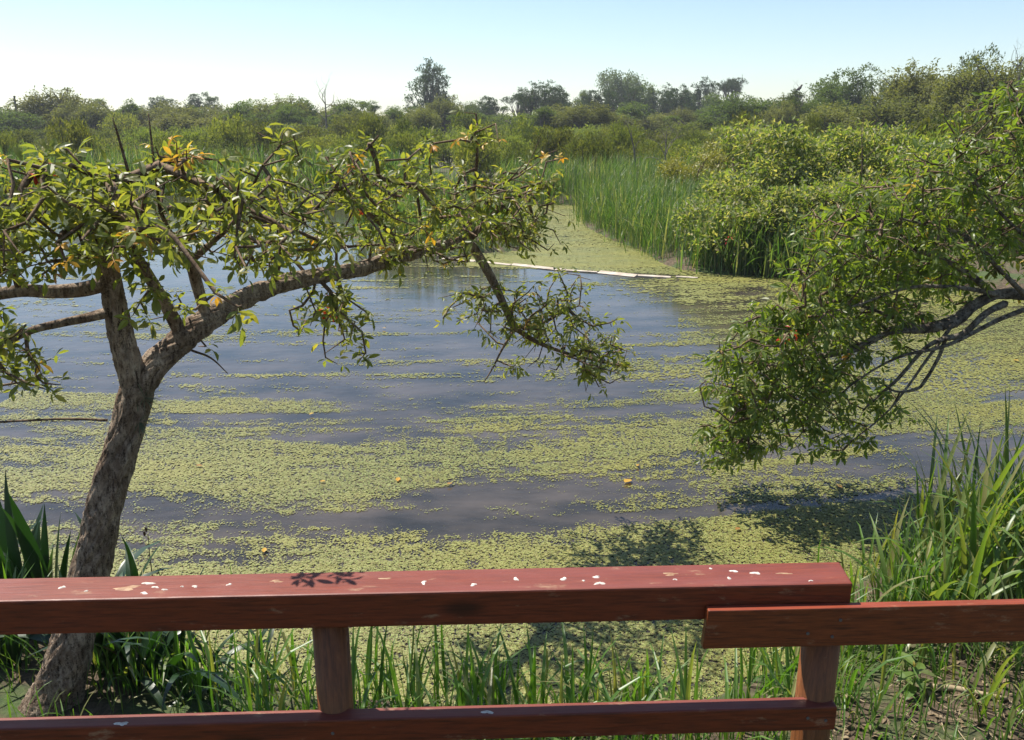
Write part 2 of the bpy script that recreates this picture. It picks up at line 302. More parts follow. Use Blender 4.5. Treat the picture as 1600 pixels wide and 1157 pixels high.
# ------------------------------------------------------------------ leaf templates
def leaflet(L, W, fold, droop, o=0.0):
    """lanceolate leaflet along +y, folded on its midrib; 10 triangles"""
    V = []; Fs = []
    for t, wd in ((0, 0), (.22, .72), (.55, 1), (.83, .55), (1, 0)):
        y = L*(t-.08*droop*t*t); z = -droop*L*.45*t*t; h = wd*W*.5
        V += [(-h, y, z+fold*h), (0, y, z), (h, y, z+fold*h)]
    V = [V[1]]+V[3:12]+[V[13]]
    Fs = [(0, 2, 1), (0, 3, 2), (10, 7, 8), (10, 8, 9)]; Fq = [(1, 2, 5, 4), (2, 3, 6, 5), (4, 5, 8, 7), (5, 6, 9, 8)]
    return np.array(V, float), [np.array(Fs), np.array(Fq)]
def trifoliate(seed, wl=.37):
    r = np.random.default_rng(seed); ps = []; pl = r.uniform(.4, .7)
    for a, s_ in ((0, 1), (R(r.uniform(55, 85)), .85), (-R(r.uniform(55, 85)), .85)):
        v, f = leaflet(1*s_, wl*s_, r.uniform(.2, .7), r.uniform(.2, 1.0)); tw = r.normal(0, .35)
        Mx = Matrix.Rotation(a, 3, 'Z') @ Matrix.Rotation(tw, 3, 'Y') @ Matrix.Rotation(r.normal(-.15, .25), 3, 'X'); v = v@np.array(Mx).T
        v = v+np.array([0, pl+(.22 if a == 0 else 0), 0]); ps.append((v, f))
    h = .016; V = np.array([(-h, 0, 0), (h, 0, 0), (h, pl+.22, 0), (-h, pl+.22, 0), (0, 0, -h), (0, pl+.22, -h)]); ps.append((V, [np.array([(0, 1, 2, 3), (0, 4, 5, 3)])]))
    return join(ps)
TRI_BROAD = [trifoliate(s) for s in range(8)]; TRI_NARROW = [trifoliate(s+20, .34) for s in range(8)]
def quad_leaf():
    return np.array([(0, 0, 0), (-.22, .45, .06), (0, 1, -.1), (.22, .45, .06)]), [np.array([(0, 1, 2), (0, 2, 3)])]
QL = quad_leaf()

# ------------------------------------------------------------------ near trees: limbs set by hand, twigs grown towards the leafy regions
def px_path(pts, m=6):
    """rows u, v, Y, radius"""
    q = np.array([[*P(u, v, Yd), r*(.67 if r > .045 else .82)] for u, v, Yd, r in pts]); return spline(q, m)
def grow_twigs(nodes, targets, step=.09, bf=.35):
    """minimum-cost tree from the limb nodes to the targets; returns node array, parent ids, tip ids"""
    pos = [*nodes]; par = [-1]*len(nodes); plen = [0.]*len(nodes); tg = np.array(targets); k = len(tg); best = np.full(k, 1e9); bi = np.zeros(k, int); done = np.zeros(k, bool)
    def relax(idx):
        nonlocal best, bi
        for ii in idx:
            c = np.linalg.norm(tg-pos[ii], axis=1)+bf*plen[ii]; u = c < best; best = np.where(u, c, best); bi = np.where(u, ii, bi)
    relax(range(len(nodes))); tips = []
    for _ in range(k):
        c = np.where(done, 1e9, best); t = int(np.argmin(c)); a = int(bi[t]); done[t] = True; A = np.array(pos[a]); B = tg[t]; D = np.linalg.norm(B-A); m = max(1, int(D/step)); new = []; p = a
        off = rng.normal(0, 1, 3)*D*.1+np.array([0, 0, D*.08])
        for q in range(1, m+1):
            s_ = q/m; x = A+(B-A)*s_+off*math.sin(math.pi*s_)*(1 if m > 1 else 0); pos.append(x); par.append(p); plen.append(plen[p]+D/m); p = len(pos)-1; new.append(p)
        tips.append(p); relax(new)
    return np.array(pos), np.array(par), tips
def twig_mesh(pos, par, n0, r0=.0028, ex=.44, rmax=.02, sides=5):
    k = len(pos); cnt = np.ones(k); ch = [[] for _ in range(k)]
    for q in range(k-1, -1, -1):
        if par[q] >= 0: cnt[par[q]] += cnt[q]; ch[par[q]].append(q)
    rad = np.minimum(r0*cnt**ex, rmax); ps = []; st = [(q, par[q]) for q in range(n0, k) if par[q] < n0]
    while st:
        q, p = st.pop(); line = [pos[p], pos[q]]; rr = [rad[q], rad[q]]
        while ch[q]:
            c = sorted(ch[q], key=lambda z: -cnt[z]); st += [(z, q) for z in c[1:]]; q = c[0]; line.append(pos[q]); rr.append(rad[q])
        rr[-1] *= .6; ps.append(tube(line, rr, sides, 0, False))
    return join(ps), rad
def leafy_tree(root, limbs, blobs, yellow, leaf_m, size, per_tip, droop, seed, single=300, twig='twig', dens=1.0, TRI=None, wide=1.0):
    global rng
    rng = np.random.default_rng(seed)
    nodes = np.concatenate([l[:, :3] for _, l, _ in limbs if l[:, 3].max() > .0062])
    for nm, l, mt in limbs:
        thick = l[:, 3].max() > .04
        if thick: t_ = np.linspace(0, len(l)-1, max(len(l), int(np.linalg.norm(np.diff(l[:, :3], axis=0), axis=1).sum()/.012))); l = np.stack([np.interp(t_, np.arange(len(l)), l[:, q]) for q in range(4)], 1)
        thing_mesh(nm, *tube(l[:, :3], l[:, 3], 96 if thick else 12, .03 if thick else .05, bark=.011 if thick else 0), MT[mt], root, True)
    tg = []
    for u, v, Yd, ru, rv, rY, n in blobs:
        for _ in range(int(n*dens+.5)):
            d = rng.normal(0, 1, 3); d /= np.linalg.norm(d); d *= rng.random()**.45; tg.append(P(u+d[0]*ru*wide, v+d[1]*rv*wide, Yd+d[2]*rY*wide))
    pos, par, tips = grow_twigs([*nodes], tg)
    (tv, tf), rad = twig_mesh(pos, par, len(nodes)); o = thing_mesh('twigs', tv, tf, MT[twig], root, True, 'stuff')
    T, D, Sz, K = [], [], [], []
    for t in tips:
        p = par[t]; ax = unit(pos[t]-pos[p]) if p >= 0 else np.array([0, 0, 1.])
        for q in range(rng.integers(*per_tip)):
            a = t
            for _ in range(rng.integers(0, 3)):
                if par[a] >= len(nodes): a = par[a]
            d = unit(ax*.5+rng.normal(0, .6, 3)+np.array([0, 0, droop])); T.append(pos[a]); D.append(d); Sz.append(size*rng.uniform(.6, 1.15))
    T, D, Sz = np.array(T), np.array(D), np.array(Sz); M = frames(D, rng.normal(0, .6, len(T))); K = rng.integers(0, len(TRI), len(T))
    yl = rng.random(len(T)) < .008
    for u, v, Yd, n in yellow:
        c = P(u, v, Yd); c0 = np.array([0, 0, EYE]); r1 = unit(c-c0); rel = T-c0; off = np.linalg.norm(rel-np.outer(rel@r1, r1), axis=1)/(rel@r1); near = np.argsort(off+.06*(np.linalg.norm(rel, axis=1)-2.2))[:n]; yl[near] = True
    rel = T-np.array([0, 0, EYE]); v = (rel@np.array([0, math.cos(PITCH), -math.sin(PITCH)])); inf = (np.abs(rel[:, 0])/v < .62)
    score = np.where(inf, Sz/v, 0)+yl*1.0; order = np.argsort(-score); one = order[:single]; rest = order[single:]
    tm = {}
    for z in one:
        key = (int(K[z]), bool(yl[z]))
        if key not in tm: tm[key] = mesh('leaf', *TRI[key[0]], MT['yellow'] if key[1] else MT[leaf_m])
        ob = link('leaf', tm[key], root); m4 = Matrix([[*M[z][r_]*Sz[z], T[z][r_]-root.location[r_]] for r_ in range(3)]+[[0, 0, 0, 1]]); ob.matrix_local = m4 @ Matrix.Scale(.8 if key[1] else 1, 4)
        if key[1]: ob['label'] = 'yellowed trifoliate leaf'
    ps = [inst(*TRI[q], M[rest[K[rest] == q]], T[rest[K[rest] == q]], Sz[rest[K[rest] == q]]) for q in range(len(TRI)) if (K[rest] == q).any()]
    thing_mesh('foliage', *join(ps), MT[leaf_m], root, False, 'stuff')
    return pos
def flower_cluster(root, c, n=9, s=.035):
    T = np.tile(c, (n, 1))+rng.normal(0, s*.7, (n, 3)); D = rng.normal(0, 1, (n, 3)); v, f = leaflet(1, .45, .9, .6)
    thing_mesh('flower', *inst(v, f, frames(D), T, rng.uniform(.8, 1.3, n)*s), MT['flower'], root, kind='stuff')

b = P(78, 1118, 2.9); T1 = empty('ceibo_tree', (b[0], 2.9, float(hgt(b[0], 2.9))-.04))
tag(T1, 'ceibo tree with leaning forked trunk and yellowing leaves behind the left end of the railing', 'tree', 'ceibo trees')
trunk = px_path([(62, 1150, 2.88, .19), (75, 1118, 2.9, .165), (92, 1075, 2.92, .135), (112, 1010, 2.94, .115), (130, 940, 2.97, .107), (150, 850, 3.0, .1), (172, 760, 3.04, .092), (198, 670, 3.08, .084), (214, 612, 3.1, .085), (222, 590, 3.12, .07)], 7)
rl = px_path([(212, 618, 3.1, .07), (240, 575, 3.13, .074), (275, 540, 3.18, .07), (312, 508, 3.25, .064), (360, 478, 3.4, .058), (430, 448, 3.6, .054), (505, 430, 3.85, .052), (575, 417, 4.1, .048), (635, 398, 4.4, .042), (690, 385, 4.6, .038), (735, 376, 4.75, .034)], 7)
ls = px_path([(208, 622, 3.09, .062), (203, 575, 3.08, .062), (190, 530, 3.06, .058), (180, 480, 3.04, .054), (172, 435, 3.02, .052), (166, 395, 3.0, .045), (150, 345, 2.98, .025), (120, 300, 2.95, .014), (70, 265, 2.9, .008)], 6)
limbs1 = [('trunk', trunk, 'bark'), ('limb', rl, 'bark'), ('limb', ls, 'bark'),
  ('limb', px_path([(172, 440, 3.02, .034), (130, 452, 3.0, .032), (80, 456, 2.96, .03), (30, 455, 2.9, .027), (-60, 470, 2.85, .02)], 5), 'bark'),
  ('limb', px_path([(172, 488, 3.03, .024), (135, 497, 3.0, .022), (90, 506, 2.95, .018), (40, 520, 2.9, .015), (-30, 560, 2.85, .01)], 5), 'bark'),
  ('limb', px_path([(288, 530, 3.2, .033), (272, 500, 3.17, .03), (250, 460, 3.12, .027), (228, 425, 3.06, .026), (206, 385, 3.0, .02), (195, 330, 2.9, .012), (200, 280, 2.85, .007)], 5), 'bark'),
  ('limb', px_path([(325, 508, 3.28, .03), (317, 480, 3.26, .027), (306, 440, 3.22, .027), (296, 405, 3.18, .026), (272, 375, 3.1, .014), (250, 330, 3.0, .008)], 5), 'bark'),
  ('limb', px_path([(297, 408, 3.18, .018), (330, 380, 3.2, .014), (370, 340, 3.2, .009), (410, 260, 3.2, .005)], 5), 'twig'),
  ('limb', px_path([(425, 452, 3.58, .02), (436, 410, 3.56, .017), (460, 360, 3.5, .013), (500, 320, 3.5, .009), (555, 255, 3.5, .006), (592, 212, 3.5, .004)], 5), 'twig'),
  ('limb', px_path([(640, 398, 4.4, .022), (600, 355, 4.35, .016), (560, 320, 4.3, .01), (525, 290, 4.2, .006)], 5), 'twig'),
  ('limb', px_path([(722, 372, 4.72, .034), (742, 392, 4.76, .034), (765, 430, 4.8, .03), (788, 478, 4.83, .027), (805, 518, 4.85, .026)], 6), 'bark'),
  ('limb', px_path([(803, 512, 4.85, .02), (840, 535, 4.87, .016), (885, 552, 4.9, .012), (935, 565, 4.95, .007)], 5), 'twig'),
  ('limb', px_path([(803, 512, 4.85, .016), (840, 508, 4.9, .013), (880, 488, 4.95, .009), (905, 478, 4.98, .005)], 5), 'twig'),
  ('limb', px_path([(803, 516, 4.85, .011), (785, 545, 4.83, .008), (770, 575, 4.8, .006), (756, 598, 4.8, .003)], 5), 'twig'),
  ('limb', px_path([(730, 378, 4.74, .022), (738, 320, 4.65, .016), (745, 250, 4.5, .01), (744, 178, 4.4, .006)], 5), 'twig'),
  ('limb', px_path([(733, 375, 4.75, .024), (770, 335, 4.8, .018), (815, 305, 4.85, .013), (865, 290, 4.9, .006)], 5), 'twig'),
  ('limb', px_path([(680, 388, 4.6, .018), (660, 350, 4.55, .012), (650, 290, 4.5, .007)], 5), 'twig'),
  ('limb', px_path([(168, 657, 3.06, .006), (110, 655, 3.0, .0055), (50, 657, 2.95, .005), (-40, 662, 2.9, .004)], 5), 'twig'),
  ('limb', px_path([(300, 548, 3.2, .006), (330, 560, 3.25, .0045), (356, 584, 3.3, .002)], 5), 'twig'),
  ('limb', px_path([(200, 268, 2.85, .006), (188, 225, 2.83, .005), (176, 184, 2.8, .002)], 5), 'twig'),
  ('limb', px_path([(250, 330, 3.0, .007), (240, 250, 2.97, .005), (232, 178, 2.95, .0025)], 5), 'twig')]
blobs1 = [(40, 330, 2.7, 80, 80, .3, 55), (120, 300, 2.75, 80, 60, .3, 45), (50, 400, 2.7, 80, 40, .3, 42), (-40, 360, 2.7, 60, 90, .3, 20), (60, 265, 2.75, 60, 35, .2, 16), (225, 335, 2.8, 110, 70, .45, 90), (200, 385, 2.7, 110, 40, .4, 40), (275, 250, 2.85, 55, 35, .3, 22),
  (340, 330, 3.0, 90, 75, .6, 62), (390, 405, 2.6, 60, 25, .3, 16), (430, 350, 3.3, 80, 65, .6, 66), (430, 235, 3.2, 40, 35, .2, 6), (520, 300, 3.6, 70, 65, .5, 46), (560, 255, 3.6, 50, 35, .3, 12), (500, 380, 3.6, 90, 35, .5, 42),
  (620, 330, 4.2, 90, 65, .5, 85), (640, 260, 4.1, 60, 45, .4, 28), (735, 330, 4.5, 90, 65, .6, 105), (745, 215, 4.3, 35, 45, .2, 12), (815, 330, 4.7, 60, 60, .4, 75), (845, 260, 4.6, 40, 40, .3, 16), (630, 400, 4.2, 90, 22, .3, 24), (820, 375, 4.8, 50, 22, .3, 22),
  (800, 490, 4.8, 95, 42, .35, 60), (895, 520, 4.9, 85, 50, .4, 90), (935, 565, 4.9, 55, 38, .3, 45), (790, 565, 4.8, 40, 30, .2, 6), (735, 480, 4.7, 45, 30, .3, 14), (915, 612, 4.9, 12, 12, .1, 2), (860, 450, 4.9, 60, 30, .3, 18),
  (512, 495, 3.9, 55, 42, .25, 40), (545, 550, 3.9, 40, 25, .2, 9), (20, 570, 2.9, 50, 45, .3, 22), (75, 600, 2.9, 30, 25, .2, 6), (0, 500, 2.9, 60, 30, .3, 12), (320, 545, 3.25, 15, 12, .1, 2), (230, 480, 3.0, 50, 30, .2, 9)]
def PX(p):
    d = np.asarray(p, float)-np.array([0, 0, EYE]); f_ = d[1]*math.cos(PITCH)-d[2]*math.sin(PITCH); u_ = d[1]*math.sin(PITCH)+d[2]*math.cos(PITCH); return 800+F*d[0]/f_, 578.5-F*u_/f_, float(np.asarray(p)[1])
for u, v, t in ((470, 902, .74), (525, 898, .78), (545, 903, .75)):       # the sprig whose shadow lies on the top beam
    blobs1.append((*PX(Pz(u, v, EYE-1.1)+np.array(sdir)*t), 10, 6, .03, 2))
yel1 = [(305, 250, 2.8, 8), (208, 372, 2.6, 9), (725, 208, 4.3, 4), (780, 200, 4.3, 2), (875, 240, 4.6, 4), (630, 402, 4.2, 3), (135, 420, 2.8, 4), (545, 245, 3.5, 2), (100, 400, 2.8, 4), (245, 222, 2.9, 4), (680, 380, 4.4, 2), (20, 230, 2.9, 2), (760, 255, 4.5, 2), (835, 500, 4.8, 3), (870, 275, 4.6, 3), (70, 430, 2.8, 3), (345, 320, 2.9, 2)]
leafy_tree(T1, limbs1, blobs1, yel1, 'leaf', .054, (1, 5), .04, 21, dens=1.05, wide=1.22, TRI=TRI_BROAD)
for u, v, Yd in ((68, 268, 2.85), (62, 285, 2.85), (505, 482, 3.9), (512, 490, 3.9), (560, 330, 4.1)): flower_cluster(T1, P(u, v, Yd), 8, .03)

T2 = empty('ceibo_tree', (4.75, 5.75, float(hgt(4.75, 5.75))-.04)); tag(T2, 'ceibo tree with drooping leafy boughs reaching over the pond from the right edge', 'tree', 'ceibo trees')
tb = np.array(T2.location)
tr2 = spline(np.array([[*(tb+[0, 0, -.1]), .2], [*(tb+[-.03, 0, .35]), .16], [*(tb+[-.12, -.03, .8]), .14], [*P(1790, 462, 5.7), .12], [*P(1740, 430, 5.7), .09], [*P(1690, 340, 5.7), .06], [*P(1620, 240, 5.6), .03], [*P(1590, 160, 5.5), .012]]), 6)
limbs2 = [('trunk', tr2, 'pale_bark'),
  ('limb', px_path([(1790, 465, 5.7, .07), (1700, 458, 5.65, .06), (1610, 460, 5.6, .052), (1555, 461, 5.55, .048), (1520, 478, 5.5, .046), (1490, 502, 5.45, .044), (1440, 514, 5.42, .03), (1390, 518, 5.4, .026), (1335, 545, 5.37, .023), (1270, 560, 5.33, .018), (1200, 572, 5.3, .01)], 6), 'pale_bark'),
  ('limb', px_path([(1570, 475, 5.5, .03), (1540, 490, 5.4, .026), (1505, 522, 5.35, .026), (1475, 530, 5.35, .022), (1445, 545, 5.35, .016), (1405, 590, 5.35, .014), (1385, 608, 5.35, .011), (1350, 640, 5.35, .007)], 5), 'pale_bark'),
  ('limb', px_path([(1478, 528, 5.36, .016), (1466, 560, 5.36, .014), (1445, 595, 5.36, .013), (1432, 608, 5.36, .013), (1400, 612, 5.36, .009), (1372, 595, 5.36, .006)], 5), 'pale_bark'),
  ('limb', px_path([(1550, 462, 5.55, .03), (1520, 432, 5.5, .026), (1470, 405, 5.45, .022), (1400, 385, 5.4, .018), (1360, 420, 5.3, .011), (1310, 450, 5.25, .006)], 5), 'pale_bark'),
  ('limb', px_path([(1400, 388, 5.4, .016), (1440, 340, 5.4, .012), (1455, 300, 5.4, .007)], 5), 'pale_bark'),
  ('limb', px_path([(1440, 514, 5.42, .018), (1380, 490, 5.35, .014), (1320, 470, 5.3, .008)], 5), 'pale_bark'),
  ('limb', px_path([(1335, 545, 5.37, .015), (1300, 590, 5.33, .011), (1240, 640, 5.3, .008), (1170, 680, 5.3, .004)], 5), 'twig'),
  ('limb', px_path([(1690, 345, 5.7, .03), (1600, 330, 5.65, .022), (1530, 300, 5.55, .015), (1480, 270, 5.5, .008)], 5), 'pale_bark')]
limbs2 += [('limb', px_path([(1640, 470, 5.5, .022), (1560, 500, 5.35, .018), (1480, 540, 5.25, .014), (1400, 560, 5.2, .01), (1320, 610, 5.2, .006), (1240, 690, 5.2, .003)], 5), 'pale_bark'),
  ('limb', px_path([(1560, 461, 5.5, .02), (1500, 450, 5.3, .016), (1420, 450, 5.2, .012), (1330, 480, 5.1, .008), (1240, 500, 5.1, .005)], 5), 'pale_bark'), ('limb', px_path([(1600, 460, 5.5, .022), (1560, 420, 5.4, .018), (1510, 370, 5.3, .013), (1440, 350, 5.2, .009), (1360, 330, 5.2, .005)], 5), 'pale_bark'),
  ('limb', px_path([(1490, 505, 5.4, .016), (1450, 560, 5.35, .012), (1390, 640, 5.3, .008), (1330, 690, 5.3, .004)], 5), 'pale_bark'), ('limb', px_path([(1430, 516, 5.4, .014), (1360, 530, 5.25, .01), (1280, 590, 5.2, .007), (1180, 640, 5.15, .004)], 5), 'pale_bark'),
  ('limb', px_path([(1700, 400, 5.6, .02), (1620, 380, 5.5, .016), (1560, 330, 5.4, .011), (1500, 250, 5.4, .006)], 5), 'pale_bark')]
blobs2 = [(1540, 225, 5.5, 80, 80, .6, 95), (1590, 160, 5.5, 35, 45, .3, 30), (1620, 260, 5.5, 50, 90, .5, 60), (1450, 290, 5.4, 95, 65, .6, 120), (1560, 330, 5.6, 90, 80, .6, 130), (1350, 345, 5.3, 100, 60, .6, 135), (1460, 390, 5.4, 110, 60, .6, 130), (1300, 420, 5.2, 80, 60, .5, 125),
  (1270, 490, 5.15, 80, 50, .5, 120), (1190, 540, 5.15, 80, 60, .45, 130), (1150, 610, 5.15, 65, 55, .4, 110), (1130, 690, 5.25, 45, 42, .3, 60), (1240, 610, 5.25, 95, 60, .4, 130), (1320, 590, 5.4, 75, 60, .4, 80), (1360, 500, 5.45, 100, 50, .4, 95), (1280, 675, 5.35, 80, 35, .3, 44), (1420, 440, 5.6, 120, 50, .5, 95), (1570, 410, 5.6, 70, 45, .4, 50), (1190, 690, 5.3, 70, 30, .3, 30), (1370, 640, 5.4, 60, 30, .3, 14)]
yel2 = [(1450, 250, 5.2, 2), (1250, 430, 5.1, 1), (1160, 610, 5.1, 1)]
leafy_tree(T2, limbs2, blobs2, yel2, 'leaf_b', .07, (1, 5), -.5, 33, twig='twig', dens=.98, wide=1.13, TRI=TRI_NARROW)
for u, v, Yd in ((1228, 532, 4.9), (1240, 522, 4.9)): flower_cluster(T2, P(u, v, Yd), 8, .03)

# small air plants on the trunk of the left ceibo
for q, (u, v, lab) in enumerate(((240, 622, 'spiky air plant on the ceibo trunk, the upper of two'), (232, 660, 'spiky air plant on the ceibo trunk, the lower of two'))):
    c = P(u, v, 3.06); n = 26; e = empty('air_plant', c); tag(e, lab, 'plant', 'air plants'); D = unit(rng.normal(0, .6, (n, 3))+np.array([.7, -.2, .1])); v_, f_ = leaflet(1, .05, .3, .4)
    thing_mesh('leaves', *inst(v_, f_, frames(D), np.tile(c-np.array([.035, 0, 0]), (n, 1)), rng.uniform(.05, .1, n)), MT['tillandsia'], e)

# ------------------------------------------------------------------ railing
ZR = EYE-1.1
A0, A1 = Pz(0, 940, ZR), Pz(1333, 912, ZR); ang = math.atan2(A1[1]-A0[1], A1[0]-A0[0]); ca, sa = math.cos(ang), math.sin(ang)
RL = empty('wooden_railing', (A1[0], A1[1], 0)); RL.rotation_euler = (0, 0, ang)      # local x along the beam, 0 at its right end, y away from the viewer
tag(RL, 'red brown stained wooden railing with round posts in front of the pond', 'railing')
def loc(u, v, yl):                          # local x, z of the pixel on the vertical plane y = yl of the railing
    d = P(u, v, 1.0)-np.array([0, 0, EYE]); o = np.array([-A1[0], -A1[1], EYE]); dx, dy = d[0]*ca+d[1]*sa, -d[0]*sa+d[1]*ca; ox, oy = o[0]*ca+o[1]*sa, -o[0]*sa+o[1]*ca
    t = (yl-oy)/dy; return ox+t*dx, o[2]+t*d[2]
def rpart(name, V, fs, mat, bev=.004):
    o = link(name, mesh(name, V, fs, MT[mat]), RL); m = o.modifiers.new('bevel', 'BEVEL'); m.width = bev; m.segments = 2; m.limit_method = 'ANGLE'; return o
zb = loc(700, 978, 0)[1]; Lb = box(-2.9, 0, 0, .112, zb, ZR); V = Lb[0].copy(); V[(V[:, 0] > -.01) & (V[:, 1] > .05), 0] += .012
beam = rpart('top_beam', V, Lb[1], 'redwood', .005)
x0, zt = loc(1107, 955, -.028); x0b, zbt = loc(1098, 1015, -.028); V, fs = box(x0, .9, -.028, -.002, zbt, zt); V[(V[:, 0] < x0+.01) & (V[:, 2] < zbt+.01), 0] = x0b
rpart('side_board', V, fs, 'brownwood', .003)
yf = -.012; xe, zl = loc(1309, 1105, yf); _, zl2 = loc(1309, 1141, yf)
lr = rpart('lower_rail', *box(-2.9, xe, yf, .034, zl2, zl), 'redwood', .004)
def post(u, r0, zbot, zt_, dy):
    xx = loc(u, 1050, dy)[0]; zz = np.array([zbot, (zbot+zt_)/2, zt_]); V, fs = tube(np.stack([np.full(3, xx), np.full(3, dy), zz], 1), [r0*1.06, r0, r0*.97], 24); o = link('post', mesh('post', V, fs, MT['postwood'], True), RL); return xx
gz = float(hgt(A0[0]*.5, 1.9))
px1 = post(521, .047, -.1+gz, zb+.004, .058); px2 = post(1277, .05, -.1+gz, zb+.02, .056); post(-260, .047, -.1+gz, zb+.004, .058)
def screw(u, v, yl):
    xx, zz = loc(u, v, yl); V, fs = tube([(xx, yl-.0025, zz), (xx, yl+.004, zz)], [.0042, .0042], 8); link('screw', mesh('screw', V, fs, MT['pole']), RL)
for u, v in ((1313, 969), (1262, 990), (1300, 995)): screw(u, v, -.028)
for u, v in ((1262, 1122), (1290, 1126), (520, 1146)): screw(u, v, yf)
def blob(name, u, v, z, sx, sy, par, seed, mat='dropping'):
    r = np.random.default_rng(seed); c = Pz(u, v, z)-np.array(RL.location); c = np.array([c[0]*ca+c[1]*sa, -c[0]*sa+c[1]*ca, z]); n = 14; a = np.arange(n)/n*6.283; k = 1+.35*np.sin(2*a+r.uniform(0, 6))+.25*np.sin(3*a+r.uniform(0, 6))+.16*r.normal(0, 1, n); k = k*r.uniform(.6, 1.25)
    Vv = [(c[0]+sx*k[q]*f*math.cos(a[q]), c[1]+sy*k[q]*f*math.sin(a[q]), z+h) for f, h in ((1, -.0005), (.7, .0016)) for q in range(n)]+[(c[0], c[1], z+.0022)]
    j = np.arange(n); j2 = (j+1) % n; o = link(name, mesh(name, Vv, [np.stack([j, j2, n+j2, n+j], 1), np.stack([n+j, n+j2, np.full(n, 2*n)], 1)], MT[mat], True), par); return o
for q, (u, v, sx, sy) in enumerate(((662, 911, .009, .009), (740, 914, .012, .008), (806, 905, .0085, .0085), (881, 905, .0075, .007), (937, 912, .01, .008), (932, 902, .012, .005), (912, 908, .006, .003), (1139, 904, .009, .009), (1181, 896, .011, .007), (1147, 893, .014, .006),
        (232, 912, .016, .006), (243, 918, .014, .007), (225, 927, .01, .005), (305, 917, .011, .009), (358, 914, .008, .005), (98, 918, .008, .007), (135, 924, .008, .004), (257, 922, .01, .004), (285, 917, .005, .003), (1110, 889, .004, .003), (1055, 906, .005, .003), (1267, 908, .006, .003))):
    blob('bird_dropping', u, v, ZR, sx*.9, sy*.9, beam, 50+q)
MT['knot'] = plain('bare_knot_wood', (.2, .1, .05), (.36, .24, .14), .7, 40)
for u, v, sx, sy in ((197, 920, .038, .011), (432, 909, .022, .008), (1048, 898, .03, .009), (602, 905, .02, .007), (1225, 897, .026, .004)): blob('knot', u, v, ZR-.0012, sx, sy, beam, int(u), 'knot')
blob('bird_dropping', 762, 1113, zl, .012, .006, lr, 90); blob('bird_dropping', 190, 1131, zl, .014, .007, lr, 91)

# ------------------------------------------------------------------ blades: reeds, grasses, strap leaves
def blade(L, W, bend, seg=6, fold=.35, tipw=.0):
    """tapering strip from the origin upward, bending to +y"""
    V = []; th = 0; y = z = 0; step = L/seg
    for q in range(seg+1):
        t = q/seg; wd = W*.5*(.55+.9*t if t < .4 else .91)*(1-max(0, (t-.45)/.55)**1.7); V += [(-wd, y-fold*wd, z), (0, y, z), (wd, y-fold*wd, z)]
        th = bend*(t**1.5)*1.0; y += step*math.sin(th); z += step*math.cos(th)
    i = np.arange(seg)*3; return np.array(V), [np.concatenate([np.stack([i, i+1, i+4, i+3], 1), np.stack([i+1, i+2, i+5, i+4], 1)])]
def yawM(yaw, lean, ly):
    """k rotations: lean about an axis, then yaw"""
    c, s_ = np.cos(yaw), np.sin(yaw); Zr = np.zeros((len(yaw), 3, 3)); Zr[:, 0, 0] = c; Zr[:, 0, 1] = -s_; Zr[:, 1, 0] = s_; Zr[:, 1, 1] = c; Zr[:, 2, 2] = 1
    c, s_ = np.cos(lean), np.sin(lean); Xr = np.zeros_like(Zr); Xr[:, 0, 0] = 1; Xr[:, 1, 1] = c; Xr[:, 1, 2] = s_; Xr[:, 2, 1] = -s_; Xr[:, 2, 2] = c
    return Zr@Xr
def blades_at(x, y, z, hmin, hmax, wratio, bends=(.3, .7, 1.2, 2.0), seg=5, lean=.18):
    k = len(x); kind = rng.integers(0, len(bends), k); yaw = rng.uniform(0, 6.283, k); ln = rng.normal(.05, lean, k); sc = rng.uniform(hmin, hmax, k); ps = []
    for q, b_ in enumerate(bends):
        m = kind == q
        if m.any(): ps.append(inst(*blade(1, wratio, b_, seg), yawM(yaw[m], ln[m], 0), np.stack([x, y, z], 1)[m], sc[m]))
    return join(ps)
def in_poly(poly, n):
    p = np.array(poly, float); lo, hi = p.min(0), p.max(0); out = []
    while sum(map(len, out)) < n:
        q = rng.uniform(lo, hi, (n*2, 2)); ins = np.zeros(len(q), bool)
        for a, b_ in zip(p, np.roll(p, -1, 0)):
            c = (a[1] > q[:, 1]) != (b_[1] > q[:, 1])
            with np.errstate(divide='ignore', invalid='ignore'): ins ^= c & (q[:, 0] < (b_[0]-a[0])*(q[:, 1]-a[1])/(b_[1]-a[1]+1e-12)+a[0])
        out.append(q[ins])
    return np.concatenate(out)[:n]
def bed(label, poly, n, h0, h1, wr=.02, mat='reed', cat='reeds', bends=(.25, .5, .9, 1.6), clump=.14):
    q = in_poly(poly, n)
    if clump: c = q[rng.integers(0, len(q), n//18)]; q = c[rng.integers(0, len(c), n)]+rng.normal(0, clump, (n, 2))
    z = np.maximum(hgt(q[:, 0], q[:, 1]), -.15)-.03; hh = .75+.5*fbm(q[:, 0]*.8, q[:, 1]*.8, 2)
    V, fs = blades_at(q[:, 0], q[:, 1], z, h0, h1, wr, bends, lean=.26); V[:, 2] = V[:, 2]
    o = thing_mesh('reed_bed', V, fs, MT[mat]); tag(o, label, cat, kind='stuff'); return o
bed('tall green reed bed closing the far end of the duckweed channel', [(.0, 27.4), (1.6, 27.2), (3.0, 26.0), (6.5, 26.5), (8, 30), (4, 31.5), (-.5, 31)], 6500, .7, 1.45, .016, bends=(.25, .6, 1.1, 1.9))
bed('reed bed on the point to the right of the duckweed channel', [(1.8, 21), (2.15, 18.6), (2.65, 16.6), (2.75, 15.3), (3.4, 15.2), (4.4, 17), (5.8, 21), (6.3, 26), (2.9, 26), (2.0, 24)], 10500, .45, 1.15, .018, bends=(.25, .6, 1.1, 1.9))
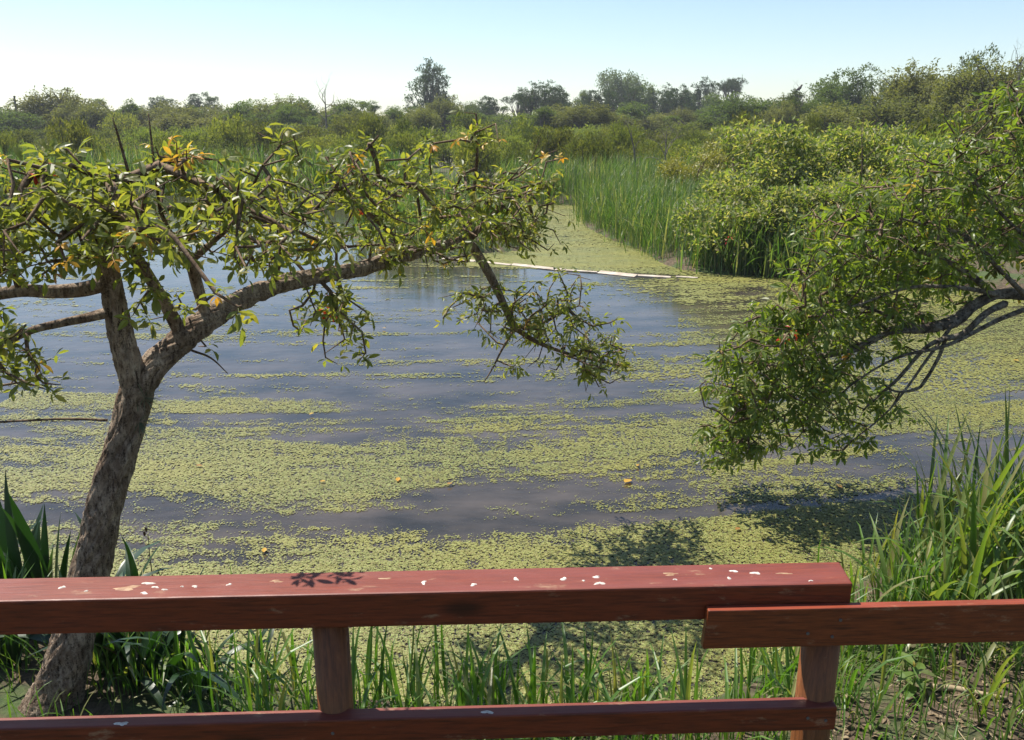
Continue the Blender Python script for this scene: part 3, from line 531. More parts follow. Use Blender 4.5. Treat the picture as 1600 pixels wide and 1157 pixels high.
bed('dark green reeds at the waterline below the leafy right bank thicket', [(3.7, 14.2), (4.4, 13.75), (5.7, 13.2), (6.6, 12.8), (6.8, 13.4), (4.8, 14.3), (3.3, 15), (2.9, 14.8)], 2300, .4, 1.0, .03)
bed('long low reed bed on the far left bank of the pond', [(-27, 24), (-20, 29.5), (-13, 31), (-7, 30.6), (-3.3, 29.3), (-3, 31.5), (-7, 33.5), (-14, 34.5), (-24, 33), (-29, 27)], 8500, .9, 1.75, .022)
bed('reed bed on the spit left of the channel behind the ceibo branches', [(-3.4, 19), (-2.7, 17), (-1.2, 16.5), (.0, 17.1), (.2, 18.8), (-.5, 22), (-.7, 26), (-3.1, 28.5), (-3.3, 24)], 3200, .6, 1.15, .024)

# bank grass
def near_grass(n, cond, h0, h1, wr, seed):
    global rng
    rng = np.random.default_rng(seed); x = rng.uniform(-4.5, 5, n); y = rng.uniform(1.6, 6.2, n); s = pond_sd(x, y); c = fbm(x*2.6+7, y*2.6+3, 3); k = cond(x, y, s, c); x, y = x[k], y[k]
    return blades_at(x, y, hgt(x, y)-.01, h0, h1, wr, (.3, .8, 1.4, 2.2), 5, .3)
soilgap = lambda x, y: np.exp(-((x-1.75)/.42)**2-((y-2.75)/.45)**2)
ps = [near_grass(19000, lambda x, y, s, c: (s > -.06) & (s < .5) & (c+.1*rng.random(len(x)) > .47+.35*soilgap(x, y)+.12*(x < -1.1)), .16, .52, .036, 5),
      near_grass(26000, lambda x, y, s, c: (s > .1) & (rng.random(len(x)) > .05+.3*soilgap(x, y)+.55*(x < -.7)), .08, .25, .04, 6),
      near_grass(2500, lambda x, y, s, c: (s > -.02) & (s < .35) & (x < -.6) & (c > .4), .2, .5, .04, 7)]
gr = thing_mesh('bank_grass', *join(ps), MT['grass']); tag(gr, 'bright green grass along the near bank below the railing', 'grass', kind='stuff')
# loose straw on the bare patch of bank
n = 130; x = rng.normal(1.75, .3, n); y = rng.normal(2.7, .25, n); k = pond_sd(x, y) > .1; x, y = x[k], y[k]; n = len(x); yw = rng.uniform(0, 6.28, n)
st = thing_mesh('dry_straw', *inst(*blade(1, .04, .4, 3), frames(np.stack([np.cos(yw), np.sin(yw), np.zeros(n)], 1))[:, :, [0, 2, 1]], np.stack([x, y, hgt(x, y)+.012], 1), rng.uniform(.04, .13, n)), MT['straw']); tag(st, 'dry straw littering the bare earth beside the right railing post', 'straw', kind='stuff')
n = 900; x = rng.normal(1.75, .6, n); y = rng.normal(2.6, .4, n); k = pond_sd(x, y) > .08; x, y = x[k], y[k]; n = len(x); yw = rng.uniform(0, 6.28, n)
MT['litter'] = leaf_mat('dead_leaf', [(.06, .04, .022), (.14, .095, .05), (.24, .18, .1), (.09, .06, .035)], .1, .7, (1, 1, 1))
lt = thing_mesh('leaf_litter', *inst(*leaflet(1, .5, .4, .6), frames(np.stack([np.cos(yw), np.sin(yw), rng.normal(0, .25, n)], 1), rng.normal(0, .5, n)), np.stack([x, y, hgt(x, y)+.008], 1), rng.uniform(.015, .05, n)), MT['litter']); tag(lt, 'small brown dead leaves littering the earth below the low board', 'leaf litter', kind='stuff')
# tall grass tussocks at the right, each blade its own part
BL = {}
def plant(name, label, cat, group, c, n, h0, h1, W, spread, bends, mat, part, upright=.16):
    root = empty(name, (c[0], c[1], float(hgt(c[0], c[1]))-.02)); tag(root, label, cat, group)
    for q in range(n):
        bi = int(rng.integers(0, len(bends))); key = (bends[bi], round(W, 3), mat)
        if key not in BL: BL[key] = mesh(part, *blade(1, W, bends[bi], 8, .3), MT[mat], True)
        o = link(part, BL[key], root); a = rng.uniform(0, 6.283); d = rng.normal(0, spread, 2); o.location = (d[0], d[1], 0); s_ = rng.uniform(h0, h1)
        o.rotation_euler = Euler((-abs(rng.normal(.04, upright)), rng.normal(0, .1), a)); o.scale = (s_*rng.uniform(.8, 1.25),)*2+(s_,)
    return root
tus = [(1490, 940, 30, .6, 1.0, 'tall grass tussock at the water edge whose shoots rise highest over the shaded water'), (1560, 920, 32, .6, .95, 'tall grass tussock standing behind the low board, near the right edge'), (1440, 985, 30, .35, .7, 'bright tall grass tussock just behind the low board right of the beam'),
       (1530, 985, 34, .45, .8, 'dense broad-bladed tussock rising above the low board near the right edge'), (1590, 1060, 24, .25, .5, 'grass tussock below the low board at the right edge'), (1365, 960, 20, .25, .5, 'thin grass tussock rising just right of the beam end'), (1390, 1050, 24, .2, .4, 'short grass tussock below the low board behind the right post'),
       (1545, 1150, 26, .2, .45, 'blue-green leafy tussock in the bottom right corner'), (1620, 960, 32, .5, .95, 'tall grass tussock cut off by the right picture edge above the low board'), (1495, 1040, 26, .25, .5, 'tussock with one broad blade below the middle of the low board'), (1330, 1110, 20, .15, .35, 'low grass tuft against the foot of the right post'), (1600, 900, 26, .6, 1.0, 'farthest tall tussock against the dark water at the right edge'), (1420, 925, 22, .3, .65, 'slender tussock in the duckweed edge between beam end and tall tussocks')]
for q, (u, v, n, h0, h1, lab) in enumerate(tus):
    c = Pz(u, v, .12); plant('grass_tussock', lab, 'grass', 'tall grass tussocks on the right bank', c, n, h0, h1, .038, .1, (.25, .5, .9, 1.5, 2.2), 'tallgrass', 'blade', .2)
for u, v, lab in ((1500, 850, 'upright reed-like shoots standing in the water below the right tree'), (1450, 890, 'small tussock leaning left over the shaded duckweed'), (1560, 850, 'tall shoots at the edge of the dark water under the right tree')):
    c = Pz(u, v, .0); plant('grass_tussock', lab, 'grass', 'tall grass tussocks on the right bank', c, 14, .5, 1.0, .03, .07, (.15, .4, .7, 1.2), 'tallgrass', 'blade', .16)
# strap-leaved plants at the left
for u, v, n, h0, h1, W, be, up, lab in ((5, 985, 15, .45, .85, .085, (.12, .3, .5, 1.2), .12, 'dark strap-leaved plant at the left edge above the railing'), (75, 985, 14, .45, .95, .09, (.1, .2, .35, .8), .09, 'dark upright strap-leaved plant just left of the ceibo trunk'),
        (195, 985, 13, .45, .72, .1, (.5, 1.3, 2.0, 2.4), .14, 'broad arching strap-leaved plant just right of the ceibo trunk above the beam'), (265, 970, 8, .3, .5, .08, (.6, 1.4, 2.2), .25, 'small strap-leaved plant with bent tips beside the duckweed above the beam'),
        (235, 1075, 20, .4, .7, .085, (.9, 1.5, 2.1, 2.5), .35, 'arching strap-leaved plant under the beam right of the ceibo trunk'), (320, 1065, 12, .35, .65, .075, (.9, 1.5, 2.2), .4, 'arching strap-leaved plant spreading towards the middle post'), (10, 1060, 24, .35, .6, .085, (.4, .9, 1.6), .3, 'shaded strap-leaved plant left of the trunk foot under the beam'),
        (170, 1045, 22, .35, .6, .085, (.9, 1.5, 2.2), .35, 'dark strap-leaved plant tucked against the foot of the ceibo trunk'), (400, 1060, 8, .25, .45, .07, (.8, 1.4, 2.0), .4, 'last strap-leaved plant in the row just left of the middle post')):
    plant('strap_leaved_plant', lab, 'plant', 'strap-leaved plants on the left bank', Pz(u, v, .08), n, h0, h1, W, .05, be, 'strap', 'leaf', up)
# dry seed stalk
c = Pz(238, 900, .05); e = empty('seed_stalk', c); tag(e, 'thin brown seed stalk right of the ceibo trunk above the beam', 'plant'); V, fs = tube([c, c+[.0, 0, .12], c+[.005, 0, .25]], [.003, .0025, .002], 6); thing_mesh('stem', V, fs, MT['twig'], e)
for d in ((0, 0, .26), (-.012, 0, .235)): v_, f_ = leaflet(1, .5, .6, .2); thing_mesh('seed_head', *inst(v_, f_, frames(np.array([(0, .1, 1), (.3, 0, 1), (-.3, .1, 1)])), np.tile(c+np.array(d), (3, 1)), [.03]*3), MT['twig'], e)
# weed with yellow bud, fallen stick
c = Pz(1425, 1090, .16); c[2] = float(hgt(c[0], c[1])); e = empty('broadleaf_weed', c); tag(e, 'small broad-leaved weed with a yellow bud on the bare earth', 'weed')
V, fs = tube([c, c+[.0, 0, .06], c+[-.01, 0, .12]], [.004, .003, .002], 6); thing_mesh('stem', V, fs, MT['grass'], e, True)
v_, f_ = leaflet(1, .42, .25, .7); lm = mesh('leaf', v_, f_, MT['tallgrass'])
for q in range(9): o = link('leaf', lm, e, (rng.normal(0, .005), rng.normal(0, .005), .03+.011*q)); o.rotation_euler = (rng.uniform(-.1, .5), 0, q*2.4); o.scale = (rng.uniform(.07, .11),)*3
o = link('bud', mesh('bud', *inst(v_, f_, frames(np.array([(0, .2, 1), (.3, 0, 1), (-.2, -.2, 1)])), np.tile([-.01, 0, .12], (3, 1)), [.025]*3), MT['yellow']), e)
a_, b_ = Pz(1455, 1085, .17), Pz(1570, 1100, .17); pts = np.array([a_+(b_-a_)*t+[0, .012*math.sin(5*t), .012*math.sin(9*t)] for t in np.linspace(0, 1, 10)]); pts[:, 2] = hgt(pts[:, 0], pts[:, 1])+.016
o = thing_mesh('fallen_stick', *tube(pts, np.linspace(.014, .008, 10), 8, .06), MT['straw'], smooth=True); tag(o, 'pale dry stick lying on the earth below the low board', 'stick')

# ------------------------------------------------------------------ floating planks, yellow leaves on the water
pl = [(692, 403, 742, 407, .1, 'pale weathered plank at the left end of the floating boom, behind the branches'), (744, 407, 798, 413, .09, 'short pale plank second from the left in the floating boom'), (800, 412, 882, 421, .13, 'broad pale plank afloat in the middle of the boom'),
      (884, 421, 933, 424, .05, 'thin low plank between the two broad planks of the boom'), (936, 424, 994, 430, .14, 'bright broad plank fourth along the boom towards the right bank'), (996, 429, 1048, 432, .07, 'thin plank at the right end of the floating boom'), (1056, 431, 1090, 433, .05, 'small stub of plank afloat by the right bank')]
for u0, v0, u1, v1, wd, lab in pl:
    a_, b_ = Pz(u0, v0, .03), Pz(u1, v1, .03); L = np.linalg.norm(b_-a_); V, fs = box(0, L, -wd/2, wd/2, -.03, .022)
    o = link('floating_plank', mesh('floating_plank', V, fs, MT['plank'])); o.location = (a_[0], a_[1], .0); o.rotation_euler = (rng.normal(.12, .06), 0, math.atan2(b_[1]-a_[1], b_[0]-a_[0])); tag(o, lab, 'plank', 'planks of the floating boom')
v_, f_ = leaflet(1, .6, .15, .2); lm = mesh('fallen_leaf', v_, f_, MT['yellow'])
for u, v, s_, lab in ((623, 746, .06, 'yellow leaf afloat at the edge of the dark open band, left of centre'), (699, 757, .05, 'small yellow leaf afloat on the dark band below centre'), (976, 754, .09, 'largest pale yellow leaf afloat right of centre'), (995, 728, .04, 'tiny yellow leaf afloat just above the largest floating leaf'),
        (1150, 828, .05, 'yellow leaf afloat in the sun between two tree shadows'), (1045, 826, .045, 'pair-like yellow leaf afloat in front of the beam, right of centre'), (414, 856, .05, 'yellow leaf afloat on dense duckweed right of the ceibo trunk'), (508, 752, .04, 'faint yellow leaf afloat on the dense left band'), (306, 727, .05, 'yellow leaf afloat on the dense band right of the trunk'),
        (1306, 757, .06, 'pale leaf afloat in the shade of the right tree'), (490, 645, .05, 'yellow leaf afloat on the upper sparse patch'), (1592, 564, .07, 'yellow leaf afloat at the right picture edge'), (603, 513, .06, 'yellow leaf afloat on the blue open water')):
    c = Pz(u, v, .022); o = link('fallen_leaf', lm); o.location = c; o.scale = (s_,)*3; o.rotation_euler = (0, 0, rng.uniform(0, 6.28)); tag(o, lab, 'leaf', 'yellow leaves afloat on the pond')

# ------------------------------------------------------------------ leafy masses: shrubs and far trees
def crown(lobes, n_clump, per, leaf, spread, up=.2, drop=0., shell=.55):
    """lobes: rows cx, cy, cz, rx, ry, rz. Leaves in clumps near the lobe surfaces."""
    lobes = np.array(lobes, float); vol = lobes[:, 3]*lobes[:, 4]*lobes[:, 5]; vol = vol**.67; li = rng.choice(len(lobes), n_clump, p=vol/vol.sum()); d = unit(rng.normal(0, 1, (n_clump, 3))); r = shell+(1-shell)*rng.random(n_clump)**.6
    c = lobes[li, :3]+d*lobes[li, 3:]*r[:, None]*rng.uniform(.85, 1.15, (n_clump, 1)); k = n_clump*per
    T = np.repeat(c, per, 0)+rng.normal(0, 1, (k, 3))*spread*np.array([1, 1, .6]); T[:, 2] -= drop*rng.random(k)**1.5
    out = np.repeat(d, per, 0); D = unit(out*.5+rng.normal(0, .8, (k, 3))+np.array([0, 0, up-drop])); return inst(*QL, frames(D, rng.uniform(-1, 1, k)), T, leaf*rng.uniform(.6, 1.3, k)), c
def stems(base, tips, r0, r1, n=9, bend=.15):
    ps = []
    for t in tips[:n]:
        b0 = np.array(base, float); m = (b0+t)/2+rng.normal(0, bend, 3)*np.linalg.norm(t-b0)*.5; m[2] = max(m[2], b0[2]+.3*(t[2]-b0[2])); ps.append(tube(spline([[*b0, r0], [*m, (r0+r1)/2], [*t, r1]], 4)[:, :3], spline([[r0], [(r0+r1)/2], [r1]], 4)[:, 0], 6, 0, False))
    return join(ps)
rng = np.random.default_rng(77)
def copy_tree(o, parent=None):
    c = o.copy(); COL.objects.link(c)
    if parent: c.parent = parent
    for ch in o.children: copy_tree(ch, c)
    return c
# thickets on the right bank
def thicket(label, u, v_top, Yc, wpx, dep, leaf, nc, mat='thicket', flowers=0):
    top = P(u, v_top, Yc); wd = wpx/F*Yc/2; h = top[2]; gz = float(hgt(top[0], Yc)); root = empty('thicket_shrub', (top[0], Yc, gz)); tag(root, label, 'shrub', 'thickets on the right bank')
    lob = []
    for q in range(30):
        a = rng.uniform(-1, 1); top_ = h*(1-.35*a*a)*rng.uniform(.7, 1.0); z_ = top_*rng.random()**.7; lob.append((a*wd*.95, rng.uniform(-.9, .9)*dep, z_*.9, wd*rng.uniform(.14, .3), dep*.3, h*rng.uniform(.08, .16)))
    (V, fs), c = crown(lob, nc, 22, leaf*1.15, .13, .1, .05, .3); V[:, 2] = np.maximum(V[:, 2], .02)
    link('foliage', mesh('foliage', V, fs, MT[mat]), root)['kind'] = 'stuff'
    link('stems', mesh('stems', *stems((0, 0, -.1), c, .035, .008, 26, .3), MT['twig'], True), root)
    for q in range(flowers):
        i_ = rng.integers(0, len(c)); f0 = np.array(root.location)+c[i_]; f0[1] -= .15; flower_cluster(root, f0, 6, .05)
    return root
thicket('speckled leafy thicket at the waterline left of the right ceibo tree', 1180, 300, 15.0, 190, .7, .085, 560, flowers=6)
thicket('large sunlit thicket rising behind the waterline thicket', 1235, 205, 17.8, 300, 1.6, .095, 950, flowers=2)
thicket('leafy thicket partly hidden by the top of the right ceibo tree', 1400, 195, 17.5, 260, 1.6, .095, 1000)
thicket('leafy thicket seen between the right ceibo boughs and the reeds', 1290, 290, 15.2, 200, 1.0, .085, 650)
thicket('thicket behind the right ceibo tree at the right picture edge', 1560, 230, 16.5, 300, 1.5, .095, 600)
thicket('low leafy thicket filling the bank between the reed point and the waterline thicket', 1150, 300, 17.0, 150, .9, .085, 330)
thicket('low leafy thicket at the waterline beside the right ceibo boughs', 1235, 340, 14.6, 160, .6, .085, 450, flowers=2)
thicket('small yellow-green bush behind the reed point', 1095, 222, 25, 100, 1.2, .085, 380, 'yshrub')
thicket('leafy thicket behind the yellow-green bush', 1170, 215, 27, 130, 1.3, .1, 420)
# dead branches
def dead_tree(name, label, u, v_base, v_top, Yc, wpx, n, r0, mat='dead', leanx=0):
    t = P(u, v_top, Yc); b0 = np.array([t[0], Yc, max(float(hgt(t[0], Yc))-.05, -9)]); H = t[2]-b0[2]; wd = wpx/F*Yc/2; root = empty(name, b0); tag(root, label, 'dead tree', 'bare dead wood')
    tr = spline([[*b0, r0], [*(b0+[leanx*H*.3, 0, H*.4]), r0*.7], [*(b0+[leanx*H*.6, 0, H*.75]), r0*.4], [*(t+np.array([leanx*H, 0, 0])), r0*.1]], 5); thing_mesh('trunk', *tube(tr[:, :3], tr[:, 3], 7, .03), MT[mat], root, True)
    for q in range(n):
        i_ = int(rng.uniform(.3, .9)*len(tr)); p = tr[i_, :3]; e_ = p+np.array([rng.uniform(-1, 1)*wd, rng.uniform(-.5, .5)*wd, rng.uniform(.1, .38)*H]); m = (p+e_)/2+rng.normal(0, .06*H, 3); br = spline([[*p, tr[i_, 3]*.6], [*m, tr[i_, 3]*.4], [*e_, .004]], 4); ps = [tube(br[:, :3], br[:, 3], 5, 0, False)]
        for k in range(3):
            s_ = br[rng.integers(3, len(br)-1)]; ee = s_[:3]+np.array([rng.uniform(-.4, .4)*wd, rng.uniform(-.3, .3)*wd, rng.uniform(.05, .16)*H]); ps.append(tube([s_[:3], (s_[:3]+ee)/2+rng.normal(0, .02*H, 3), ee], [s_[3]*.6, s_[3]*.4, .003], 4, 0, False))
        thing_mesh('branch', *join(ps), MT[mat], root, True)
dead_tree('dead_shrub', 'bare grey dead shrub among the bushes beyond the reeds, right of centre', 1042, 260, 198, 29, 80, 9, .045)
dead_tree('dead_shrub', 'leaning bare stem just left of the bare grey shrub beyond the reeds', 1005, 250, 188, 29, 30, 3, .05, leanx=-.25)
dead_tree('dead_tree', 'bare leafless tree on the skyline left of centre', 507, 200, 140, 70, 36, 8, .12)
dead_tree('dead_shrub', 'crooked bare branch sticking out of the right bank thicket', 1362, 260, 196, 17.3, 30, 2, .03, 'twig', -.1)
dead_tree('dead_tree', 'bare twiggy tree top on the skyline at the far right', 1598, 130, 88, 45, 30, 6, .08)
# shrub belt
def make_shrub(seed, mat):
    global rng
    rng = np.random.default_rng(seed); root = empty('shrub'); lob = [(rng.uniform(-.6, .6), rng.uniform(-.6, .6), rng.uniform(.35, .75), rng.uniform(.3, .5), rng.uniform(.3, .5), rng.uniform(.2, .34)) for _ in range(8)]
    (V, fs), c = crown(lob, 230, 16, .09, .075, .35, 0, .6); V[:, 2] = np.maximum(V[:, 2], 0); link('foliage', mesh('foliage', V, fs, MT[mat]), root)['kind'] = 'stuff'; link('stems', mesh('stems', *stems((0, 0, -.1), c, .04, .01, 7), MT['far_bark'], True), root); return root
SH = [make_shrub(100+q, 'shrub') for q in range(6)]; used = set()
rows = [33.5, 36, 39, 42.5, 46.5, 51, 56, 62, 69, 77, 86]; rng = np.random.default_rng(5);
for ri, Yr in enumerate(rows):
    sp = .062*Yr; xs = np.arange(-.68*Yr, .68*Yr, sp)
    for x in xs:
        xx = x+rng.normal(0, .3)*sp; yy = Yr+rng.normal(0, .022)*Yr
        if pond_sd(xx, yy) < 1.0: continue
        q = int(rng.integers(0, 6)); o = SH[q] if q not in used else copy_tree(SH[q]); used.add(q)
        hh = rng.uniform(.7, 1.35)*(1.6 if rng.random() < .15 else 1)*(1.25+.007*(Yr-33)); wd = sp*rng.uniform(.3, .58); o.location = (xx, yy, float(hgt(xx, yy))-.05); o.rotation_euler = (0, 0, rng.uniform(0, 6.28)); o.scale = (wd, wd, hh); 
        dz = 'near shrub belt' if Yr < 41 else ('middle shrub belt' if Yr < 60 else 'farthest shrub belt'); uu = 800+F*xx/(yy*.96)
        zn = 'left of the ceibo fork' if uu < 220 else 'between the ceibo fork and the bare skyline tree' if uu < 507 else 'between the bare skyline tree and the tall cottonwood' if uu < 690 else 'behind the ceibo top shoots' if uu < 860 else 'behind the duckweed channel' if uu < 1130 else 'behind the right bank thickets'
        zl_ = 'green shrub in the '+dz+', '+zn; tag(o, zl_, 'shrub', 'shrub belt beyond the reeds')
# right-bank shrubs, nearer
for x, yy, hh in ((9.5, 21, 1.9), (12, 24, 2.2), (14.5, 22, 2.3), (8.2, 27, 1.9), (11, 29, 2.0), (14, 29, 2.3), (17.5, 27, 2.5), (6.5, 31, 1.6), (10.5, 33, 1.9), (16, 33, 2.2), (20, 31, 2.6), (12.5, 18.5, 2.1), (15.5, 18, 2.3)):
    o = copy_tree(SH[int(rng.integers(0, 6))]); o.location = (x, yy, float(hgt(x, yy))-.05); o.rotation_euler = (0, 0, rng.uniform(0, 6.28)); o.scale = (1.9, 1.6, hh); tag(o, 'rounded green shrub on the right bank between the thickets and the shrub belt', 'shrub', 'shrubs on the right bank')
# skyline trees: unit trees (height 1, width about 1), copied and scaled
def make_tree(kind, seed):
    global rng
    rng = np.random.default_rng(seed); root = empty(kind+'_tree'); L = []
    if kind == 'willow':
        for q in range(12): a = rng.uniform(0, 6.28); r = rng.uniform(.05, .34); L.append((r*math.cos(a), r*math.sin(a), .84-.9*r*rng.uniform(.5, 1.2)-.12*rng.random(), rng.uniform(.1, .2), rng.uniform(.1, .2), rng.uniform(.1, .17)))
        c = crown(L, 430, 22, .032, .02, .0, .16, .45); mt = 'tree_olive'
    elif kind == 'poplar':
        for q in range(11): a = rng.uniform(0, 6.28); r = rng.uniform(0, .3); L.append((r*math.cos(a), r*math.sin(a), rng.uniform(.3, .86)-.3*r, rng.uniform(.1, .17), rng.uniform(.1, .17), rng.uniform(.12, .22)))
        c = crown(L, 400, 20, .03, .022, .6, 0, .5); mt = 'tree_dark'
    elif kind == 'dense':
        for q in range(14): a = rng.uniform(0, 6.28); r = rng.uniform(0, .38); L.append((r*math.cos(a), r*math.sin(a), rng.uniform(.3, .8)*(1-.6*r), rng.uniform(.12, .2), rng.uniform(.12, .2), rng.uniform(.11, .18)))
        c = crown(L, 430, 22, .032, .025, .2, 0, .6); mt = 'tree_mid'
    elif kind == 'airy':
        for q in range(11): a = rng.uniform(0, 6.28); r = rng.uniform(0, .4); L.append((r*math.cos(a), r*math.sin(a), rng.uniform(.3, .9)*(1-.4*r), rng.uniform(.07, .13), rng.uniform(.07, .13), rng.uniform(.05, .09)))
        c = crown(L, 260, 20, .028, .022, .3, 0, .3); mt = 'tree_mid'
    elif kind == 'umbrella':
        for q in range(10): a = rng.uniform(0, 6.28); r = rng.uniform(0, .42); L.append((r*math.cos(a), r*math.sin(a), .82+.1*rng.random()-.3*r, rng.uniform(.12, .2), rng.uniform(.12, .2), rng.uniform(.04, .07)))
        c = crown(L, 240, 20, .03, .022, .3, 0, .4); mt = 'tree_dark'
    elif kind == 'pale':
        for q in range(11): a = rng.uniform(0, 6.28); r = rng.uniform(0, .33); L.append((r*math.cos(a), r*math.sin(a), rng.uniform(.35, .85)-.3*r, rng.uniform(.11, .17), rng.uniform(.11, .17), rng.uniform(.12, .18)))
        c = crown(L, 380, 20, .03, .022, .0, .12, .4); mt = 'tree_pale'
    link('crown', mesh('crown', *c[0], MT[mt]), root)['kind'] = 'stuff'
    tr = tube([(0, 0, -.06), (.01, 0, .12), (-.01, .01, .3), (.0, 0, .5)], [.035, .026, .02, .012], 8, .04); ps = [tr]+[stems((0, 0, .1+.3*rng.random()), c[1][q:q+1], .014, .003, 1) for q in range(0, 44)]
    link('trunk', mesh('trunk', *join(ps), MT['far_bark'], True), root); return root
TR = {}
def tree(u, vt, wpx, D, kind, label, var=0):
    key = (kind, var); t = P(u, vt, D); gz = float(hgt(t[0], D)); H = (t[2]-gz)*1.2; W = wpx/F*D*1.35
    if key not in TR: o = TR[key] = make_tree(kind, 300+hash_(kind)+var)
    else: o = copy_tree(TR[key])
    o.location = (t[0], D, gz-.02*H); o.rotation_euler = (0, 0, rng.uniform(0, 6.28)); o.scale = (W*1.05, W*1.05, H); tag(o, label, 'tree', 'skyline trees')
hash_ = lambda s: sum(map(ord, s)) % 97
for a in ((6, 168, 90, 72, 'dense', 'low green tree at the left picture edge beside the thin pole'), (88, 138, 100, 76, 'willow', 'olive willow, the tallest tree near the left picture edge'), (130, 158, 90, 74, 'willow', 'broad olive willow joined to the right of the tall left one', 1), (178, 148, 70, 82, 'airy', 'airy tree with tiered top right of the left willows'),
          (212, 168, 60, 84, 'airy', 'small thin tree between the tiered tree and the dark poplar row', 1), (243, 160, 44, 112, 'poplar', 'first dark poplar of the row in the left background'), (268, 157, 40, 114, 'poplar', 'second dark poplar of the row in the left background', 1), (306, 155, 46, 116, 'poplar', 'third dark poplar of the row in the left background'), (334, 154, 44, 114, 'poplar', 'last dark poplar of the row in the left background', 1),
          (290, 176, 110, 74, 'willow', 'low olive tree in front of the dark poplar row', 1), (368, 168, 70, 80, 'willow', 'olive tree between the poplar row and the rounded left grove'), (402, 154, 80, 82, 'dense', 'rounded green tree at the left of the grove before the bare tree'), (436, 149, 84, 80, 'willow', 'large olive tree in the grove left of the bare tree', 1), (474, 156, 66, 84, 'dense', 'green tree just left of the bare leafless tree', 1),
          (545, 166, 56, 86, 'dense', 'small green tree just right of the bare leafless tree'), (580, 152, 64, 92, 'airy', 'loose open tree right of the bare leafless tree'), (616, 168, 60, 84, 'dense', 'low tree left of the tall dark cottonwood', 1), (673, 107, 76, 118, 'poplar', 'tall dark cottonwood standing above the skyline left of centre', 2), (655, 165, 70, 86, 'dense', 'bushy tree in front of the tall cottonwood, on its left'), (694, 150, 56, 84, 'willow', 'pale olive willow in front of the tall dark cottonwood'),
          (738, 160, 60, 118, 'dense', 'green tree right of the tall cottonwood', 1), (775, 162, 50, 120, 'airy', 'thin tree behind the top twigs of the ceibo crown'), (810, 152, 44, 122, 'umbrella', 'small flat-topped dark tree left of the dark rounded tree'), (852, 130, 66, 108, 'poplar', 'dark rounded tree right of the ceibo top', 3), (888, 156, 50, 116, 'dense', 'lower green tree between the dark tree and the airy tree'), (912, 140, 50, 132, 'airy', 'airy grey-green tree left of the tall grey one', 1),
          (973, 103, 78, 138, 'pale', 'tall grey-green tree, highest on the skyline right of centre'), (940, 158, 60, 120, 'dense', 'low tree at the left foot of the tall grey-green tree'), (1016, 132, 52, 132, 'dense', 'green tree close on the right of the tall grey-green tree', 1), (1050, 134, 44, 130, 'poplar', 'dark tree second to the right of the tall grey-green tree', 3), (1076, 142, 44, 134, 'dense', 'lower dark green tree between two dark skyline trees'), (1100, 132, 54, 132, 'poplar', 'dark spreading tree right of centre on the skyline', 2), (1148, 130, 44, 150, 'umbrella', 'dark umbrella-shaped tree farthest away right of centre'),
          (1168, 142, 96, 72, 'dense', 'wide dense dome-shaped tree below the umbrella tree'), (1245, 138, 72, 72, 'airy', 'olive tree with a ragged half-bare top', 1), (1222, 160, 60, 70, 'willow', 'low olive tree between the dome-shaped and the ragged trees'), (1296, 128, 80, 76, 'dense', 'green tree left of the peaked dense tree', 1), (1338, 98, 96, 84, 'dense', 'peaked dense green tree right of the ragged olive tree'), (1398, 116, 76, 66, 'pale', 'pale silvery willow between the peaked tree and the big right trees'),
          (1455, 95, 120, 56, 'willow', 'big olive tree at the right, left of the dark topped one', 1), (1538, 68, 76, 62, 'dense', 'dark topped tree, the highest at the right'), (1560, 92, 140, 50, 'willow', 'big olive tree in front of the highest right tree'), (1640, 100, 130, 48, 'willow', 'olive tree cut off by the right picture edge'), (1310, 160, 120, 58, 'willow', 'low spreading olive tree under the peaked dense tree', 1), (1400, 150, 120, 52, 'willow', 'low olive tree under the pale silvery willow')):
    tree(*a)
rng = np.random.default_rng(8)
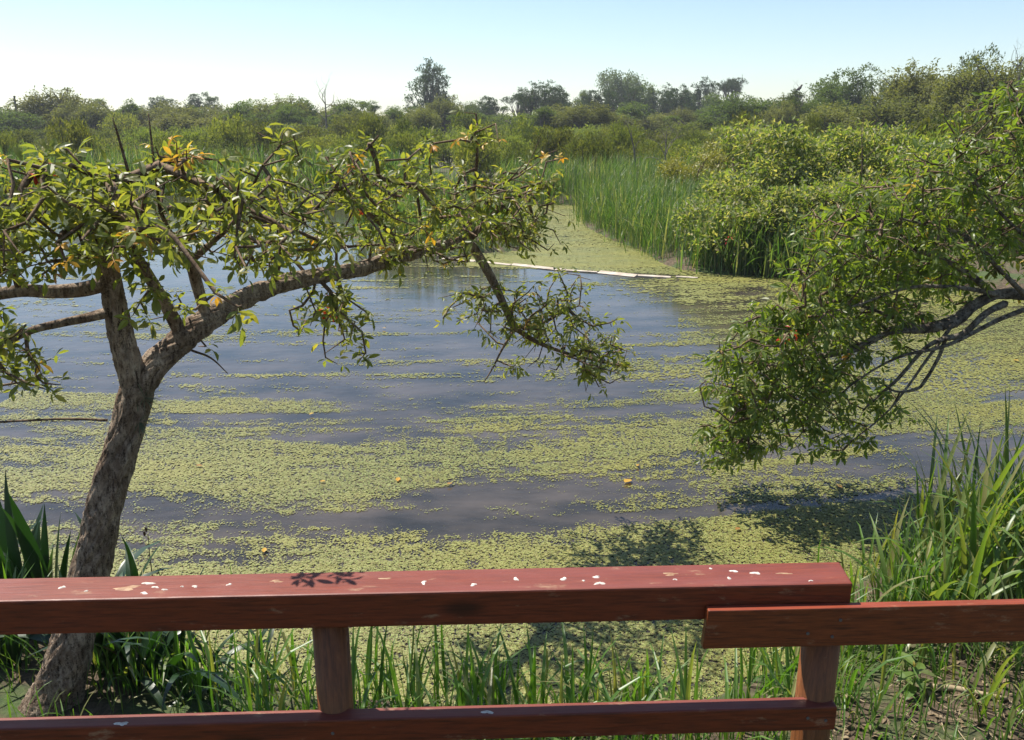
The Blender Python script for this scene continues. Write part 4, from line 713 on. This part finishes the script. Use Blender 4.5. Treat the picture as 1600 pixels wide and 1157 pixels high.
for q, u in enumerate(np.arange(-30, 1660, 34)):
    k = ('willow', 'dense', 'dense', 'airy', 'willow')[int(rng.integers(0, 5))]
    tree(float(u+rng.uniform(-12, 12)), float(rng.uniform(158, 180)-(12 if u > 1150 else 0)), float(rng.uniform(55, 110)), float(rng.uniform(72, 92)), k, 'low leafy skyline tree '+('left of the bare leafless tree' if u < 500 else 'between the bare tree and the ceibo top shoots' if u < 740 else 'between the ceibo top shoots and the dome-shaped tree' if u < 1150 else 'right of the dome-shaped tree'), int(rng.integers(0, 2)))
for u, vt in ((712, 158), (765, 160), (828, 150), (872, 148), (930, 150), (958, 146), (996, 140), (1034, 146), (1068, 150), (1118, 148), (1142, 152)):
    tree(u, vt, float(rng.uniform(46, 62)), float(rng.uniform(104, 122)), ('poplar', 'dense')[int(rng.integers(0, 2))], 'dark bushy tree in the distant bluish wood right of the tall cottonwood', int(rng.integers(0, 2)))
c = P(22, 150, 74); gz = float(hgt(c[0], 74)); o = thing_mesh('pole', *tube([(c[0], 74, gz-.2), (c[0], 74, (gz+c[2])/2), (c[0], 74, c[2])], [.09, .08, .07], 8), MT['pole']); tag(o, 'thin dark pole standing above the trees at the far left', 'pole')
dead_tree('dead_tree', 'crooked half-bare tree top on the right skyline where a bird perches', 1249, 160, 141, 71, 26, 5, .12, leanx=.0)
# small bird on the ragged olive tree
c = P(1249, 141, 71)-np.array([0, 0, .03]); V, fs = tube([c+[-.3, 0, .0], c+[-.12, 0, .08], c+[.05, 0, .2], c+[.12, 0, .32], c+[.16, 0, .4], c+[.26, 0, .41]], [.02, .1, .12, .07, .07, .01], 10); o = thing_mesh('bird', V, fs, MT['pole'], smooth=True); tag(o, 'small dark bird perched on the ragged olive tree top', 'bird')

# ------------------------------------------------------------------ summer haze
V, fs = box(-520, 520, -45, 560, -1.8, 16)
hz = link('haze', mesh('haze', V, fs)); tag(hz, 'pale summer haze over the far trees', 'haze', kind='stuff'); m = bpy.data.materials.new('haze'); m.use_nodes = True; t = m.node_tree; t.nodes.remove(t.nodes['Principled BSDF'])
pv = t.nodes.new('ShaderNodeVolumePrincipled'); pv.inputs['Color'].default_value = (.9, .95, 1, 1); pv.inputs['Density'].default_value = .0006; pv.inputs['Anisotropy'].default_value = .3; t.links.new(pv.outputs[0], t.nodes['Material Output'].inputs['Volume']); hz.data.materials.append(m)
